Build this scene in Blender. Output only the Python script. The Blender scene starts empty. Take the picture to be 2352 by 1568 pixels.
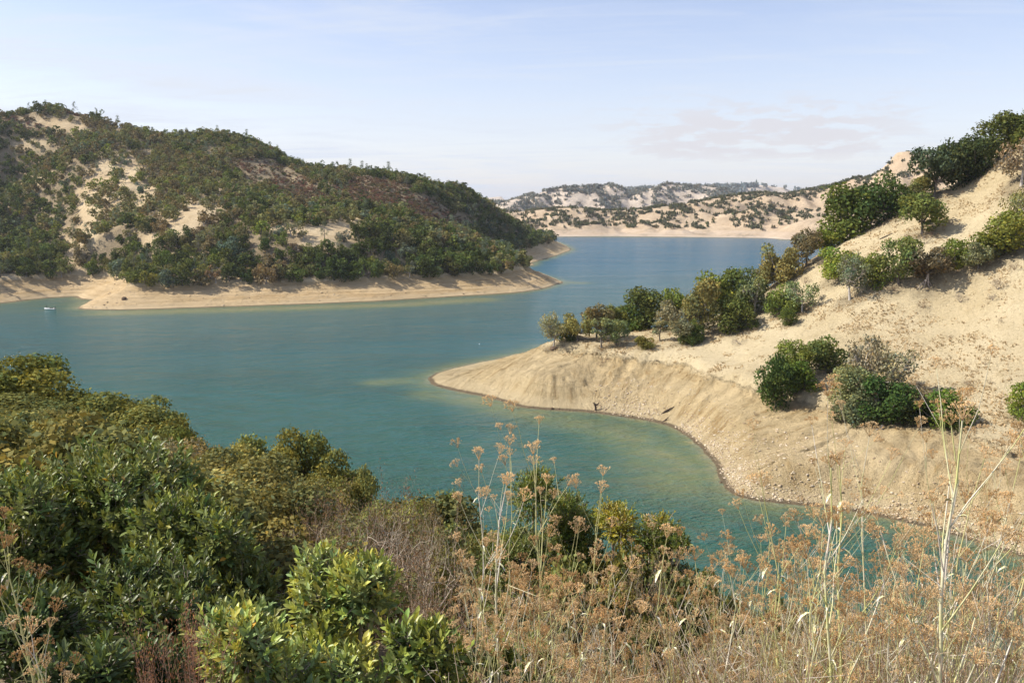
import bpy, math, random
import numpy as np
from mathutils import Vector, Matrix

# ------------------------------------------------------------------ camera, sky, sun, exposure
S = bpy.context.scene
W2, H2, F = 1176.0, 784.0, 1960.0          # picture half size and focal length on a 2352 px wide frame
CAMH = 50.0
PITCH = math.atan((784 - 470) / F)
cam_d = bpy.data.cameras.new("camera"); cam = bpy.data.objects.new("camera", cam_d)
S.collection.objects.link(cam); S.camera = cam
cam_d.sensor_width = 36.0; cam_d.lens = 36.0 * F / 2352.0
cam_d.clip_start = 0.1; cam_d.clip_end = 30000
cam.location = (0, 0, CAMH); cam.rotation_euler = (math.pi / 2 - PITCH, 0, 0)

SUN_EL = math.radians(43); SUN_DIR = Vector((-0.90, 0.03, 0)).normalized()
sun_vec = Vector((SUN_DIR.x * math.cos(SUN_EL), SUN_DIR.y * math.cos(SUN_EL), math.sin(SUN_EL)))
sd = bpy.data.lights.new("sun", 'SUN'); sd.energy = 5.0; sd.angle = math.radians(0.5); sd.color = (1.0, 0.93, 0.83)
sun = bpy.data.objects.new("sun", sd); S.collection.objects.link(sun)
sun.rotation_euler = sun_vec.to_track_quat('Z', 'Y').to_euler(); sun.location = (-200, 0, 300)

world = bpy.data.worlds.new("World"); S.world = world; world.use_nodes = True
wt = world.node_tree; wt.nodes.clear()
def wn(t, **k):
    n = wt.nodes.new(t)
    for a, b in k.items(): setattr(n, a, b)
    return n
wo = wn('ShaderNodeOutputWorld'); bg = wn('ShaderNodeBackground'); sky = wn('ShaderNodeTexSky')
sky.sky_type = 'NISHITA'; sky.sun_disc = False; sky.sun_elevation = SUN_EL
sky.sun_rotation = math.atan2(sun_vec.x, sun_vec.y); sky.altitude = 150; sky.air_density = 1.0; sky.dust_density = 0.6; sky.ozone_density = 1.3
SKY_STR = 0.10
bg.inputs[1].default_value = SKY_STR
def wmath(op, a, b=None, c=None, clamp=False):
    n = wn('ShaderNodeMath', operation=op); n.use_clamp = clamp
    for i, v in enumerate((a, b, c)):
        if v is None: continue
        if isinstance(v, (int, float)): n.inputs[i].default_value = v
        else: wt.links.new(v, n.inputs[i])
    return n.outputs[0]
def wramp(x, lo, hi):
    n = wn('ShaderNodeMapRange'); n.interpolation_type = 'SMOOTHSTEP'
    wt.links.new(x, n.inputs[0]); n.inputs[1].default_value = lo; n.inputs[2].default_value = hi
    return n.outputs[0]
tc = wn('ShaderNodeTexCoord'); sep = wn('ShaderNodeSeparateXYZ'); wt.links.new(tc.outputs['Generated'], sep.inputs[0])
dx, dy, dz = sep.outputs
zc = wmath('MAXIMUM', dz, 0.015)
# high thin cirrus on a plane far above: streaks
cx = wmath('DIVIDE', dx, wmath('ADD', zc, 0.10)); cy = wmath('DIVIDE', dy, wmath('ADD', zc, 0.10))
def wcomb(x, y, z):
    n = wn('ShaderNodeCombineXYZ')
    for i, v in enumerate((x, y, z)):
        if isinstance(v, (int, float)): n.inputs[i].default_value = v
        else: wt.links.new(v, n.inputs[i])
    return n.outputs[0]
def wnoise(vec, scale, detail=6, rough=.55, dist=0.0):
    n = wn('ShaderNodeTexNoise'); wt.links.new(vec, n.inputs['Vector'])
    n.inputs['Scale'].default_value = scale; n.inputs['Detail'].default_value = detail; n.inputs['Roughness'].default_value = rough; n.inputs['Distortion'].default_value = dist
    return n.outputs[0]
cvec = wcomb(wmath('ADD', wmath('MULTIPLY', cx, 0.55), wmath('MULTIPLY', cy, 0.25)), wmath('SUBTRACT', wmath('MULTIPLY', cy, 1.3), wmath('MULTIPLY', cx, 0.5)), 0.0)
cir = wramp(wnoise(cvec, 1.3, 9, .62, .5), .42, .72)
streak = wramp(wnoise(wcomb(wmath('MULTIPLY', cx, .5), wmath('ADD', wmath('MULTIPLY', cy, 3.0), wmath('MULTIPLY', cx, 0.5)), 3.0), 2.2, 8, .62, .8), .45, .75)
leftm = wramp(wmath('MULTIPLY', dx, -1.0), -0.25, 0.5)
veil = wmath('ADD', wmath('MULTIPLY', cir, wmath('ADD', wmath('MULTIPLY', leftm, .60), .14)), wmath('MULTIPLY', streak, .30))
veil = wmath('ADD', veil, .10)
hz = wramp(dz, 0.25, -0.03)                      # brighter, milky air toward the horizon
veil = wmath('ADD', veil, wmath('MULTIPLY', hz, .50), clamp=True)
mixc = wn('ShaderNodeMix', data_type='RGBA'); wt.links.new(veil, mixc.inputs[0]); wt.links.new(sky.outputs[0], mixc.inputs[6])
mixc.inputs[7].default_value = (5.35, 5.75, 6.5, 1)
skyscale = wn('ShaderNodeMix', data_type='RGBA', blend_type='MULTIPLY'); skyscale.inputs[0].default_value = 1.0
wt.links.new(sky.outputs[0], skyscale.inputs[6]); skyscale.inputs[7].default_value = (1.42, 1.22, 1.26, 1)
wt.links.new(skyscale.outputs[2], mixc.inputs[6])
# low flat cumulus bank over the far hills (right of the view axis)
az = wmath('ARCTAN2', dx, dy)
cl = wnoise(wcomb(wmath('MULTIPLY', az, 6.0), wmath('MULTIPLY', dz, 26.0), 4.7), 3.4, 9, .62, .2)
m1 = wmath('MULTIPLY', wramp(az, .04, .2), wramp(az, .52, .34))
m2 = wmath('MULTIPLY', wramp(dz, .038, .06), wramp(dz, .135, .085))
cm = wmath('MULTIPLY', wramp(wmath('ADD', cl, wmath('MULTIPLY', wmath('MULTIPLY', m1, m2), .17)), .55, .68), wmath('MULTIPLY', m1, m2))
mix2 = wn('ShaderNodeMix', data_type='RGBA'); wt.links.new(wmath('MULTIPLY', cm, .7), mix2.inputs[0]); wt.links.new(mixc.outputs[2], mix2.inputs[6])
mix2.inputs[7].default_value = (5.35, 5.1, 5.3, 1)
wt.links.new(mix2.outputs[2], bg.inputs[0]); wt.links.new(bg.outputs[0], wo.inputs[0])

S.view_settings.view_transform = 'Standard'; S.view_settings.look = 'None'; S.view_settings.gamma = 1.0
S.view_settings.exposure = 0.55
S.render.engine = 'CYCLES'
S.cycles.max_bounces = 5; S.cycles.diffuse_bounces = 3; S.cycles.glossy_bounces = 2; S.cycles.transmission_bounces = 2
S.cycles.volume_bounces = 0; S.cycles.transparent_max_bounces = 6; S.cycles.use_denoising = True
S.cycles.sample_clamp_indirect = 6

# ------------------------------------------------------------------ helpers
COL = S.collection
cp, sp_ = math.cos(PITCH), math.sin(PITCH)
def ray(u, v):
    a = (u - W2) / F; b = (H2 - v) / F
    return np.array([a, cp + b * sp_, -sp_ + b * cp])
def PZ(u, v, z=0.0):
    d = ray(u, v); t = (z - CAMH) / d[2]; return np.array([0, 0, CAMH]) + d * t
def PY(u, v, Y):
    d = ray(u, v); t = Y / d[1]; return np.array([0, 0, CAMH]) + d * t
def proj(x, y, z):
    x = np.asarray(x, float); y = np.asarray(y, float); z = np.asarray(z, float) - CAMH
    dep = y * cp - z * sp_; up = y * sp_ + z * cp
    return W2 + F * x / dep, H2 - F * up / dep, dep

def tag(o, label=None, cat=None, group=None, kind=None):
    if label: o['label'] = label
    if cat: o['category'] = cat
    if group: o['group'] = group
    if kind: o['kind'] = kind
    return o
def link(o, parent=None):
    COL.objects.link(o)
    if parent is not None: o.parent = parent
    return o
def empty(name, loc, rz=0.0):
    o = bpy.data.objects.new(name, None); o.empty_display_size = .3; link(o)
    o.location = loc; o.rotation_euler = (0, 0, rz); return o

def mesh(name, V, Fq, mat=None, attrs=None, smooth=False):
    """V (n,3); Fq list of int arrays (m,3) or (m,4)"""
    if isinstance(Fq, np.ndarray): Fq = [Fq]
    me = bpy.data.meshes.new(name)
    V = np.ascontiguousarray(V, np.float32)
    me.vertices.add(len(V)); me.vertices.foreach_set('co', V.ravel())
    nl = sum(f.size for f in Fq); npoly = sum(len(f) for f in Fq)
    me.loops.add(nl); me.polygons.add(npoly)
    me.loops.foreach_set('vertex_index', np.concatenate([f.ravel() for f in Fq]).astype(np.int32))
    tot = np.concatenate([np.full(len(f), f.shape[1]) for f in Fq]).astype(np.int32)
    st = np.concatenate([[0], np.cumsum(tot)[:-1]]).astype(np.int32)
    me.polygons.foreach_set('loop_start', st); me.polygons.foreach_set('loop_total', tot)
    if smooth: me.polygons.foreach_set('use_smooth', np.ones(npoly, bool))
    if attrs:
        for k, (dom, arr) in attrs.items():
            if arr.ndim == 1:
                a = me.attributes.new(k, 'FLOAT', dom); a.data.foreach_set('value', arr.astype(np.float32))
            else:
                a = me.attributes.new(k, 'FLOAT_COLOR', dom)
                c = np.ones((len(arr), 4), np.float32); c[:, :3] = arr; a.data.foreach_set('color', c.ravel())
    me.update(calc_edges=True)
    if mat: me.materials.append(mat)
    return me

# --- value noise
def _h(ix, iy, seed):
    n = (ix.astype(np.int64) * 374761393 + iy.astype(np.int64) * 668265263 + seed * 1442695041) & 0xffffffff
    n = ((n ^ (n >> 13)) * 1274126177) & 0xffffffff
    return ((n ^ (n >> 16)) & 0xffff) / 65535.0
def vnoise(x, y, seed=0):
    ix = np.floor(x); iy = np.floor(y); fx = x - ix; fy = y - iy
    fx = fx * fx * fx * (fx * (fx * 6 - 15) + 10); fy = fy * fy * fy * (fy * (fy * 6 - 15) + 10)
    a = _h(ix, iy, seed); b = _h(ix + 1, iy, seed); c = _h(ix, iy + 1, seed); d = _h(ix + 1, iy + 1, seed)
    return (a + (b - a) * fx) * (1 - fy) + (c + (d - c) * fx) * fy
def fbm(x, y, oct=4, seed=0, gain=.5):
    s = 0; a = 1; t = 0
    for i in range(oct):
        s = s + a * (vnoise(x, y, seed + i) * 2 - 1); t += a; a *= gain
        x, y = x * 1.62 - y * 1.2 + 7.3, y * 1.62 + x * 1.2 + 3.1
    return s / t
def ridged(x, y, oct=4, seed=0):
    s = 0; a = 1; t = 0
    for i in range(oct):
        s = s + a * (1 - np.abs(vnoise(x, y, seed + i) * 2 - 1) * 2); t += a; a *= .5
        x, y = x * 1.62 - y * 1.2 + 7.3, y * 1.62 + x * 1.2 + 3.1
    return s / t
def sstep(x, a, b):
    t = np.clip((x - a) / (b - a), 0, 1); return t * t * (3 - 2 * t)

# --- thin plate spline
class TPS:
    def __init__(s, P, z, reg=1e-3):
        s.P = P = np.asarray(P, float); z = np.asarray(z, float); s.sc = 100.0
        n = len(P); d = np.linalg.norm(P[:, None] - P[None], axis=2) / s.sc
        K = np.where(d > 0, d * d * np.log(d + 1e-12), 0) + np.eye(n) * reg
        Q = np.c_[np.ones(n), P / s.sc]
        A = np.zeros((n + 3, n + 3)); A[:n, :n] = K; A[:n, n:] = Q; A[n:, :n] = Q.T
        s.w = np.linalg.solve(A, np.r_[z, 0, 0, 0])
    def __call__(s, x, y):
        sh = x.shape; x = x.ravel(); y = y.ravel(); out = np.empty(len(x))
        for i in range(0, len(x), 20000):
            xx = x[i:i + 20000]; yy = y[i:i + 20000]
            d = np.hypot(xx[:, None] - s.P[:, 0], yy[:, None] - s.P[:, 1]) / s.sc
            K = d * d * np.log(d + 1e-12)
            out[i:i + 20000] = K @ s.w[:-3] + s.w[-3] + s.w[-2] * xx / s.sc + s.w[-1] * yy / s.sc
        return out.reshape(sh)
def poly_sd(poly, x, y):
    """signed distance (+ inside) and arc length of the nearest edge point"""
    poly = np.asarray(poly, float); sh = x.shape; x = x.ravel(); y = y.ravel()
    best = np.full(len(x), 1e18); arc = np.zeros(len(x)); ins = np.zeros(len(x), bool); s0 = 0
    n = len(poly)
    for i in range(n):
        a = poly[i]; b = poly[(i + 1) % n]; e = b - a; L = math.hypot(*e)
        if L < 1e-9: continue
        t = np.clip(((x - a[0]) * e[0] + (y - a[1]) * e[1]) / (L * L), 0, 1)
        d2 = (x - a[0] - t * e[0]) ** 2 + (y - a[1] - t * e[1]) ** 2
        m = d2 < best; best[m] = d2[m]; arc[m] = s0 + t[m] * L
        c = ((a[1] > y) != (b[1] > y)) & (x < (b[0] - a[0]) * (y - a[1]) / (b[1] - a[1] + 1e-12) + a[0])
        ins ^= c; s0 += L
    d = np.sqrt(best); return np.where(ins, d, -d).reshape(sh), arc.reshape(sh)
def smooth_poly(P, step, closed_after=None):
    """catmull-rom through the points"""
    P = np.asarray(P, float); out = []
    n = len(P)
    for i in range(n - 1):
        p0 = P[max(i - 1, 0)]; p1 = P[i]; p2 = P[i + 1]; p3 = P[min(i + 2, n - 1)]
        L = np.linalg.norm(p2 - p1); k = max(1, min(12, int(L / step)))
        # limit tangents so uneven spacing does not loop
        t1 = (p2 - p0) / 2; t2 = (p3 - p1) / 2
        for t in (t1, t2):
            l = np.linalg.norm(t)
            if l > L: t *= L / l
        for j in range(k):
            t = j / k
            out.append((2*t**3-3*t*t+1)*p1 + (t**3-2*t*t+t)*t1 + (-2*t**3+3*t*t)*p2 + (t**3-t*t)*t2)
    out.append(P[-1]); return np.array(out)

class Terrain:
    def __init__(s, xs, ys, Z, extra=None):
        s.xs, s.ys, s.Z = xs, ys, Z; s.extra = extra or {}
    def h(s, x, y):
        x = np.asarray(x, float); y = np.asarray(y, float)
        i = np.clip(np.searchsorted(s.xs, x) - 1, 0, len(s.xs) - 2); j = np.clip(np.searchsorted(s.ys, y) - 1, 0, len(s.ys) - 2)
        fx = np.clip((x - s.xs[i]) / (s.xs[i + 1] - s.xs[i]), 0, 1); fy = np.clip((y - s.ys[j]) / (s.ys[j + 1] - s.ys[j]), 0, 1)
        Z = s.Z
        r = (Z[j, i] * (1 - fx) + Z[j, i + 1] * fx) * (1 - fy) + (Z[j + 1, i] * (1 - fx) + Z[j + 1, i + 1] * fx) * fy
        out = (x < s.xs[0]) | (x > s.xs[-1]) | (y < s.ys[0]) | (y > s.ys[-1])
        return np.where(out, -30.0, r)
    def hit(s, u, v, ymax=None):
        d = ray(u, v); y0 = max(s.ys[0], .5); t = np.linspace(y0, s.ys[-1], 6000)
        x = d[0] / d[1] * t; z = CAMH + d[2] / d[1] * t
        b = np.nonzero(s.h(x, t) >= z)[0]
        if len(b) == 0 or (ymax and t[b[0]] > ymax):      # passes over the crest: take the closest approach
            g_ = s.h(x, t) - z; g_[t > (ymax or 1e9)] = -1e9; k = int(np.argmax(g_))
        else: k = b[0]
        return np.array([x[k], t[k], float(s.h(x[k], t[k]))])
    def build(s, name, mat):
        X, Y = np.meshgrid(s.xs, s.ys); V = np.c_[X.ravel(), Y.ravel(), s.Z.ravel()]
        nx, ny = len(s.xs), len(s.ys)
        idx = np.arange(nx * ny).reshape(ny, nx)
        Q = np.c_[idx[:-1, :-1].ravel(), idx[:-1, 1:].ravel(), idx[1:, 1:].ravel(), idx[1:, :-1].ravel()]
        at = {k: ('POINT', a.ravel()) for k, a in s.extra.items()}
        o = bpy.data.objects.new(name, mesh(name, V, Q, mat, at, True)); link(o); o['kind'] = 'structure'; return o
def axis(segs):
    out = []
    for a, b, st in segs:
        n = max(1, int(round((b - a) / st))); out += list(np.linspace(a, b, n, endpoint=False))
    out.append(segs[-1][1]); return np.array(out)

# ------------------------------------------------------------------ materials
def newmat(name):
    m = bpy.data.materials.new(name); m.use_nodes = True; m.node_tree.nodes.clear(); return m
class NT:
    def __init__(s, m): s.t = m.node_tree
    def n(s, ty, **k):
        n = s.t.nodes.new(ty)
        for a, b in k.items(): setattr(n, a, b)
        return n
    def put(s, v, sock):
        if isinstance(v, (int, float)): sock.default_value = v
        elif isinstance(v, tuple):
            sock.default_value = v if len(v) == len(sock.default_value) else (*v, 1)
        elif v is not None: s.t.links.new(v, sock)
    def math(s, op, a, b=None, clamp=False):
        n = s.n('ShaderNodeMath', operation=op); n.use_clamp = clamp; s.put(a, n.inputs[0]); s.put(b, n.inputs[1]); return n.outputs[0]
    def mix(s, f, a, b, blend='MIX'):
        n = s.n('ShaderNodeMix', data_type='RGBA', blend_type=blend); s.put(f, n.inputs[0]); s.put(a, n.inputs[6]); s.put(b, n.inputs[7]); return n.outputs[2]
    def ramp(s, x, lo, hi, a=0.0, b=1.0):
        n = s.n('ShaderNodeMapRange'); n.interpolation_type = 'SMOOTHSTEP'; s.put(x, n.inputs[0])
        for i, q in enumerate((lo, hi, a, b)): n.inputs[i + 1].default_value = q
        return n.outputs[0]
    def noise(s, vec, scale, detail=4, rough=.55, dist=0.0):
        n = s.n('ShaderNodeTexNoise'); s.put(vec, n.inputs['Vector']); n.inputs['Scale'].default_value = scale
        n.inputs['Detail'].default_value = detail; n.inputs['Roughness'].default_value = rough; n.inputs['Distortion'].default_value = dist
        return n.outputs[0]
    def vec(s, x, y, z):
        n = s.n('ShaderNodeCombineXYZ'); s.put(x, n.inputs[0]); s.put(y, n.inputs[1]); s.put(z, n.inputs[2]); return n.outputs[0]
    def attr(s, name): n = s.n('ShaderNodeAttribute', attribute_name=name); return n
    def bump(s, h, strength, dist, nrm=None):
        n = s.n('ShaderNodeBump'); s.put(h, n.inputs['Height']); n.inputs['Strength'].default_value = strength; n.inputs['Distance'].default_value = dist
        if nrm is not None: s.put(nrm, n.inputs['Normal'])
        return n.outputs[0]
def out(nt, sh):
    o = nt.n('ShaderNodeOutputMaterial'); nt.t.links.new(sh, o.inputs[0])
def principled(nt, col, rough=.9, nrm=None, spec=.2):
    p = nt.n('ShaderNodeBsdfPrincipled'); nt.put(col, p.inputs['Base Color']); nt.put(rough, p.inputs['Roughness'])
    p.inputs['Specular IOR Level'].default_value = spec
    if nrm is not None: nt.put(nrm, p.inputs['Normal'])
    out(nt, p.outputs[0]); return p

def ground_mat(name, grass_a, grass_b, soil_a, soil_b, hw=9.6, detail=1.0, scrub=0.0, level=1.0, streak=0.0):
    """dry grass above the high-water line, bare terraced soil below; attributes: dist, arc"""
    m = newmat(name); nt = NT(m)
    g = nt.n('ShaderNodeNewGeometry'); pos = g.outputs['Position']; sp = nt.n('ShaderNodeSeparateXYZ'); nt.put(pos, sp.inputs[0]); z = sp.outputs[2]
    big = nt.noise(pos, .035, 5, .6); mid = nt.noise(pos, .25, 5, .65); fine = nt.noise(pos, 1.6 * detail, 6, .72); tiny = nt.noise(pos, 6.0 * detail, 3, .7)
    zz = nt.math('ADD', z, nt.math('MULTIPLY', nt.math('SUBTRACT', nt.noise(pos, .12, 4, .6), .5), 4.0))
    isgrass = nt.ramp(zz, hw - .9, hw + .5)
    gr = nt.mix(nt.ramp(big, .35, .65), grass_a, grass_b)
    gr = nt.mix(nt.ramp(mid, .5, .78, 0, .5), gr, tuple(c * q for c, q in zip(grass_b, (.72, .66, .55))))
    gr = nt.mix(nt.ramp(fine, .54, .70, 0, .55), gr, tuple(c * q for c, q in zip(grass_b, (.60, .52, .42))))
    gr = nt.mix(nt.ramp(nt.noise(pos, .9 * detail, 4, .75), .60, .70, 0, .85), gr, tuple(c * q for c, q in zip(grass_b, (.50, .48, .40))))
    gr = nt.mix(nt.ramp(fine, .44, .28, 0, .5), gr, tuple(min(.95, c * 1.18) for c in grass_a))
    # soil: level strand lines (every stand of the falling lake leaves one)
    wob = nt.math('MULTIPLY', nt.noise(pos, .08, 3, .5), 1.2)
    zl = nt.math('ADD', z, wob)
    strand = nt.noise(nt.vec(nt.math('MULTIPLY', sp.outputs[0], .012), nt.math('MULTIPLY', sp.outputs[1], .012), nt.math('MULTIPLY', zl, 1.7)), 1.0, 4, .65)
    so = nt.mix(nt.ramp(strand, .42, .62, 0, level), soil_a, soil_b)
    stk = None
    if streak:      # rills running straight down the bank
        av = nt.attr('arc').outputs['Fac']; ad = nt.attr('dist').outputs['Fac']
        stk = nt.noise(nt.vec(nt.math('ADD', nt.math('MULTIPLY', av, .55), nt.math('MULTIPLY', ad, .12)), nt.math('MULTIPLY', ad, .11), nt.math('MULTIPLY', big, 2.0)), 1.0, 6, .68, .3)
        stk = nt.math('MULTIPLY', stk, nt.math('SUBTRACT', 1.0, isgrass))
        so = nt.mix(nt.ramp(stk, .50, .66, 0, .85), so, tuple(c * q for c, q in zip(soil_b, (.72, .64, .52))))
        so = nt.mix(nt.ramp(stk, .46, .34, 0, .35), so, tuple(min(.9, c * 1.16) for c in soil_a))
    so = nt.mix(nt.ramp(mid, .5, .72, 0, .45), so, tuple(c * q for c, q in zip(soil_b, (.8, .74, .66))))
    so = nt.mix(nt.ramp(big, .40, .62, 0, .45), so, tuple(min(.9, c * q) for c, q in zip(soil_a, (1.12, 1.16, 1.25))))
    so = nt.mix(nt.ramp(fine, .56, .70, 0, .5), so, tuple(c * q for c, q in zip(soil_b, (.62, .56, .48))))
    wet = nt.ramp(nt.math('ADD', z, nt.math('MULTIPLY', fine, .35)), .62, .42)
    pale = nt.ramp(nt.math('ADD', z, nt.math('MULTIPLY', mid, 2.0)), 3.8, 2.0, 0, .5)
    so = nt.mix(pale, so, tuple(min(.9, c * q) for c, q in zip(soil_a, (1.1, 1.16, 1.28))))
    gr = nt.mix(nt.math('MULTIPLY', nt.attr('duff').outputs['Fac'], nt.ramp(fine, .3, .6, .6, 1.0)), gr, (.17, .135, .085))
    so = nt.mix(nt.math('MULTIPLY', wet, .85), so, (.13, .10, .065))
    col = nt.mix(isgrass, so, gr)
    if scrub:      # brown chaparral ground where trees are too far to count
        col = nt.mix(nt.ramp(nt.noise(pos, .02, 6, .75), .54, .60, 0, scrub), col, (.16, .14, .105))
    bs = nt.bump(stk, 1.0, 3.0) if stk is not None else None
    b1 = nt.bump(nt.math('MULTIPLY', strand, nt.math('SUBTRACT', 1.0, isgrass)), .6 * level, 1.6, bs); b1 = nt.bump(mid, .8, 1.6, b1); b2 = nt.bump(fine, .9, .8 / detail, b1); b3 = nt.bump(tiny, .8, .22 / detail, b2)
    principled(nt, col, .95, b3, .08); return m

M_GR = ground_mat('dry_grass_and_soil', (.62, .52, .33), (.52, .425, .255), (.555, .435, .245), (.445, .33, .165), level=.45, streak=1.0)
M_GL = ground_mat('dry_hill_and_terraced_bank', (.61, .49, .31), (.50, .385, .23), (.55, .41, .23), (.43, .30, .15))
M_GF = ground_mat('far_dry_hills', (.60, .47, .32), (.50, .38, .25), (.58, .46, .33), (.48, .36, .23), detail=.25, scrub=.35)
M_GB = ground_mat('farther_hills_painted_haze', (.66, .56, .45), (.56, .47, .37), (.60, .50, .4), (.5, .42, .33), detail=.15, scrub=.3)  # ground colours paled and greyed to imitate distance haze
M_GN = ground_mat('brushy_slope_soil', (.30, .235, .15), (.20, .15, .095), (.42, .32, .2), (.33, .24, .14))

def leaf_mat(name, transl=.25, gloss=0.0, vary=.28):
    m = newmat(name); nt = NT(m)
    oi = nt.n('ShaderNodeObjectInfo'); c = nt.mix(1.0, oi.outputs['Color'], nt.attr('tint').outputs['Color'], 'MULTIPLY')
    c2 = nt.mix(1.0, c, (1.25, 1.15, .75), 'MULTIPLY')
    d = nt.n('ShaderNodeBsdfDiffuse'); nt.put(c, d.inputs[0]); t = nt.n('ShaderNodeBsdfTranslucent'); nt.put(c2, t.inputs[0])
    mx = nt.n('ShaderNodeMixShader'); mx.inputs[0].default_value = transl; nt.t.links.new(d.outputs[0], mx.inputs[1]); nt.t.links.new(t.outputs[0], mx.inputs[2]); sh = mx.outputs[0]
    if gloss:
        g = nt.n('ShaderNodeBsdfGlossy'); g.inputs['Roughness'].default_value = .38; g.inputs[0].default_value = (1, 1, 1, 1)
        m2 = nt.n('ShaderNodeMixShader'); m2.inputs[0].default_value = gloss; nt.t.links.new(sh, m2.inputs[1]); nt.t.links.new(g.outputs[0], m2.inputs[2]); sh = m2.outputs[0]
    out(nt, sh); return m
M_LEAF = leaf_mat('oak_foliage'); M_GLOSSY = leaf_mat('glossy_evergreen_leaf', .22, .025); M_DRY = leaf_mat('dry_seed_head', .3)
def wood_mat(name, a, b, scale=6):
    m = newmat(name); nt = NT(m); tc = nt.n('ShaderNodeTexCoord').outputs['Object']
    n = nt.noise(tc, scale, 5, .65); principled(nt, nt.mix(nt.ramp(n, .3, .7), a, b), .9, nt.bump(n, .5, .05), .1); return m
M_BARK = wood_mat('oak_bark', (.20, .175, .15), (.10, .085, .07)); M_PALEBARK = wood_mat('pale_bark', (.48, .44, .39), (.30, .27, .235))
M_DEAD = wood_mat('dead_wood', (.10, .075, .055), (.05, .038, .03)); M_TWIG = wood_mat('grey_twigs', (.46, .39, .32), (.30, .235, .175), 2)
M_STALK = newmat('dry_fennel_stalk'); _n = NT(M_STALK); _oi = _n.n('ShaderNodeObjectInfo')
_st = _n.mix(_n.ramp(_n.noise(_n.n('ShaderNodeTexCoord').outputs['Object'], 3.0, 3, .6), .38, .64), _oi.outputs['Color'], (.50, .50, .20))
principled(_n, _st, .6, None, .3)
def plain(name, c, rough=.6, spec=.3):
    m = newmat(name); nt = NT(m); n = nt.noise(nt.n('ShaderNodeTexCoord').outputs['Object'], 8, 3, .6)
    principled(nt, nt.mix(nt.ramp(n, .3, .7), c, tuple(x * .8 for x in c)), rough, None, spec); return m

# ------------------------------------------------------------------ terrain: left hill
DOWN = -0.30
def ptsZ(lst, z=0.0): return [PZ(u, v, z)[:2] for u, v in lst]
shoreL = ptsZ([(-900, 735), (-300, 714), (0, 697), (60, 690), (120, 684), (173, 681), (181, 685), (192, 688), (210, 689), (196, 697), (178, 708), (190, 711), (250, 712), (330, 711), (450, 707),
               (600, 702), (750, 697), (900, 690), (1000, 684), (1100, 678), (1180, 673), (1220, 668), (1250, 662), (1275, 655), (1292, 648),
               (1270, 640), (1235, 630), (1205, 622), (1196, 614), (1210, 611), (1227, 609), (1222, 604), (1245, 597), (1275, 588), (1300, 579), (1311, 574), (1303, 566), (1283, 557)])
sL = smooth_poly(shoreL, 6)
polyL = np.vstack([sL, [(40, 1190), (-200, 1260), (-1300, 1260), (-1300, 400)]])
ctlL = [(-300, 300, 700), (-100, 290, 720), (0, 286, 740), (60, 275, 750), (100, 258, 760), (150, 262, 760), (220, 276, 750), (320, 318, 730), (400, 332, 730), (450, 320, 745), (490, 313, 760),
        (560, 324, 780), (650, 366, 780), (720, 396, 780), (800, 414, 790), (930, 428, 800), (1000, 438, 800), (1040, 432, 790), (1080, 450, 800), (1115, 474, 830),
        (1150, 497, 870), (1200, 522, 920), (1250, 547, 990),
        (200, 550, 515), (250, 450, 590), (180, 350, 670), (350, 560, 490), (350, 450, 585), (350, 380, 660), (500, 560, 490), (500, 450, 590), (450, 380, 670), (650, 590, 465), (650, 480, 575), (650, 420, 680),
        (800, 600, 465), (800, 520, 540), (800, 450, 660), (1000, 605, 495), (1000, 520, 600), (1000, 460, 710), (1150, 596, 560), (1150, 545, 700), (1220, 562, 850),
        (130, 606, 540), (60, 535, 610), (30, 440, 690), (0, 610, 500), (-100, 590, 500), (-100, 490, 600), (-250, 500, 500), (-250, 400, 600)]
P3 = [PY(*c) for c in ctlL]
ridgeL = P3[:23]
back = [np.array([p[0] * 1.12, p[1] + 110, max(4, p[2] - 35)]) for p in ridgeL]
xs = axis([(-760, -420, 6), (-420, 90, 2.2), (90, 130, 4)]); ys = axis([(380, 500, 1.1), (500, 700, 2.4), (700, 1000, 4), (1000, 1250, 9)])
X, Y = np.meshgrid(xs, ys); sdL, arcL = poly_sd(polyL, X, Y)
offs = []
for i in range(3, len(sL) - 2, 3):
    t = sL[i + 1] - sL[i - 1]; n = np.array([-t[1], t[0]]); n /= np.linalg.norm(n) + 1e-9
    for q in (n, -n):
        p = sL[i] + q * 24; s_ = poly_sd(polyL, p[:1], p[1:])[0][0]
        if s_ > 22: offs.append((p[0], p[1], 9.8))
allp = [(p[0], p[1], p[2]) for p in P3 + back] + [(p[0], p[1], 0.0) for p in sL[::3]] + offs
allp = np.array(allp); tL = TPS(allp[:, :2], allp[:, 2], 2e-3)
Z = tL(X, Y)
Z = Z + fbm(X / 70, Y / 70, 4, 11) * 5.0 * sstep(sdL, 30, 90) - np.maximum(0, ridged(X / 55 + fbm(X / 90, Y / 90, 2, 5), Y / 130, 3, 21) - .35) * 7 * sstep(sdL, 35, 120)
sdw = sdL + fbm(X / 9, Y / 9, 3, 71) * 1.2 * sstep(np.abs(sdL), 30, 3)
bank = np.where(sdw > 0, .42 * np.minimum(sdw, 23) + .12 * np.maximum(sdw - 23, 0), 0)
bank = bank + .35 * fbm(X / 6, Y / 6, 3, 33) * sstep(sdw, 1, 8)
rill = np.maximum(0, ridged(arcL / 7, sdL / 30, 3, 8)) * .9 * sstep(sdL, 5, 14)
bank = bank - rill * .8
w = sstep(sdL, 20, 48); Z = bank * (1 - w) + np.maximum(Z, 6 + .05 * sdL) * w
zz = Z + fbm(X / 14, Y / 14, 3, 60) * 1.2
Z = Z + 1.5 * (sstep(zz, 8.6, 9.6) - sstep(zz, 9.6, 16) * .6) * sstep(sdL, 6, 12)
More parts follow.
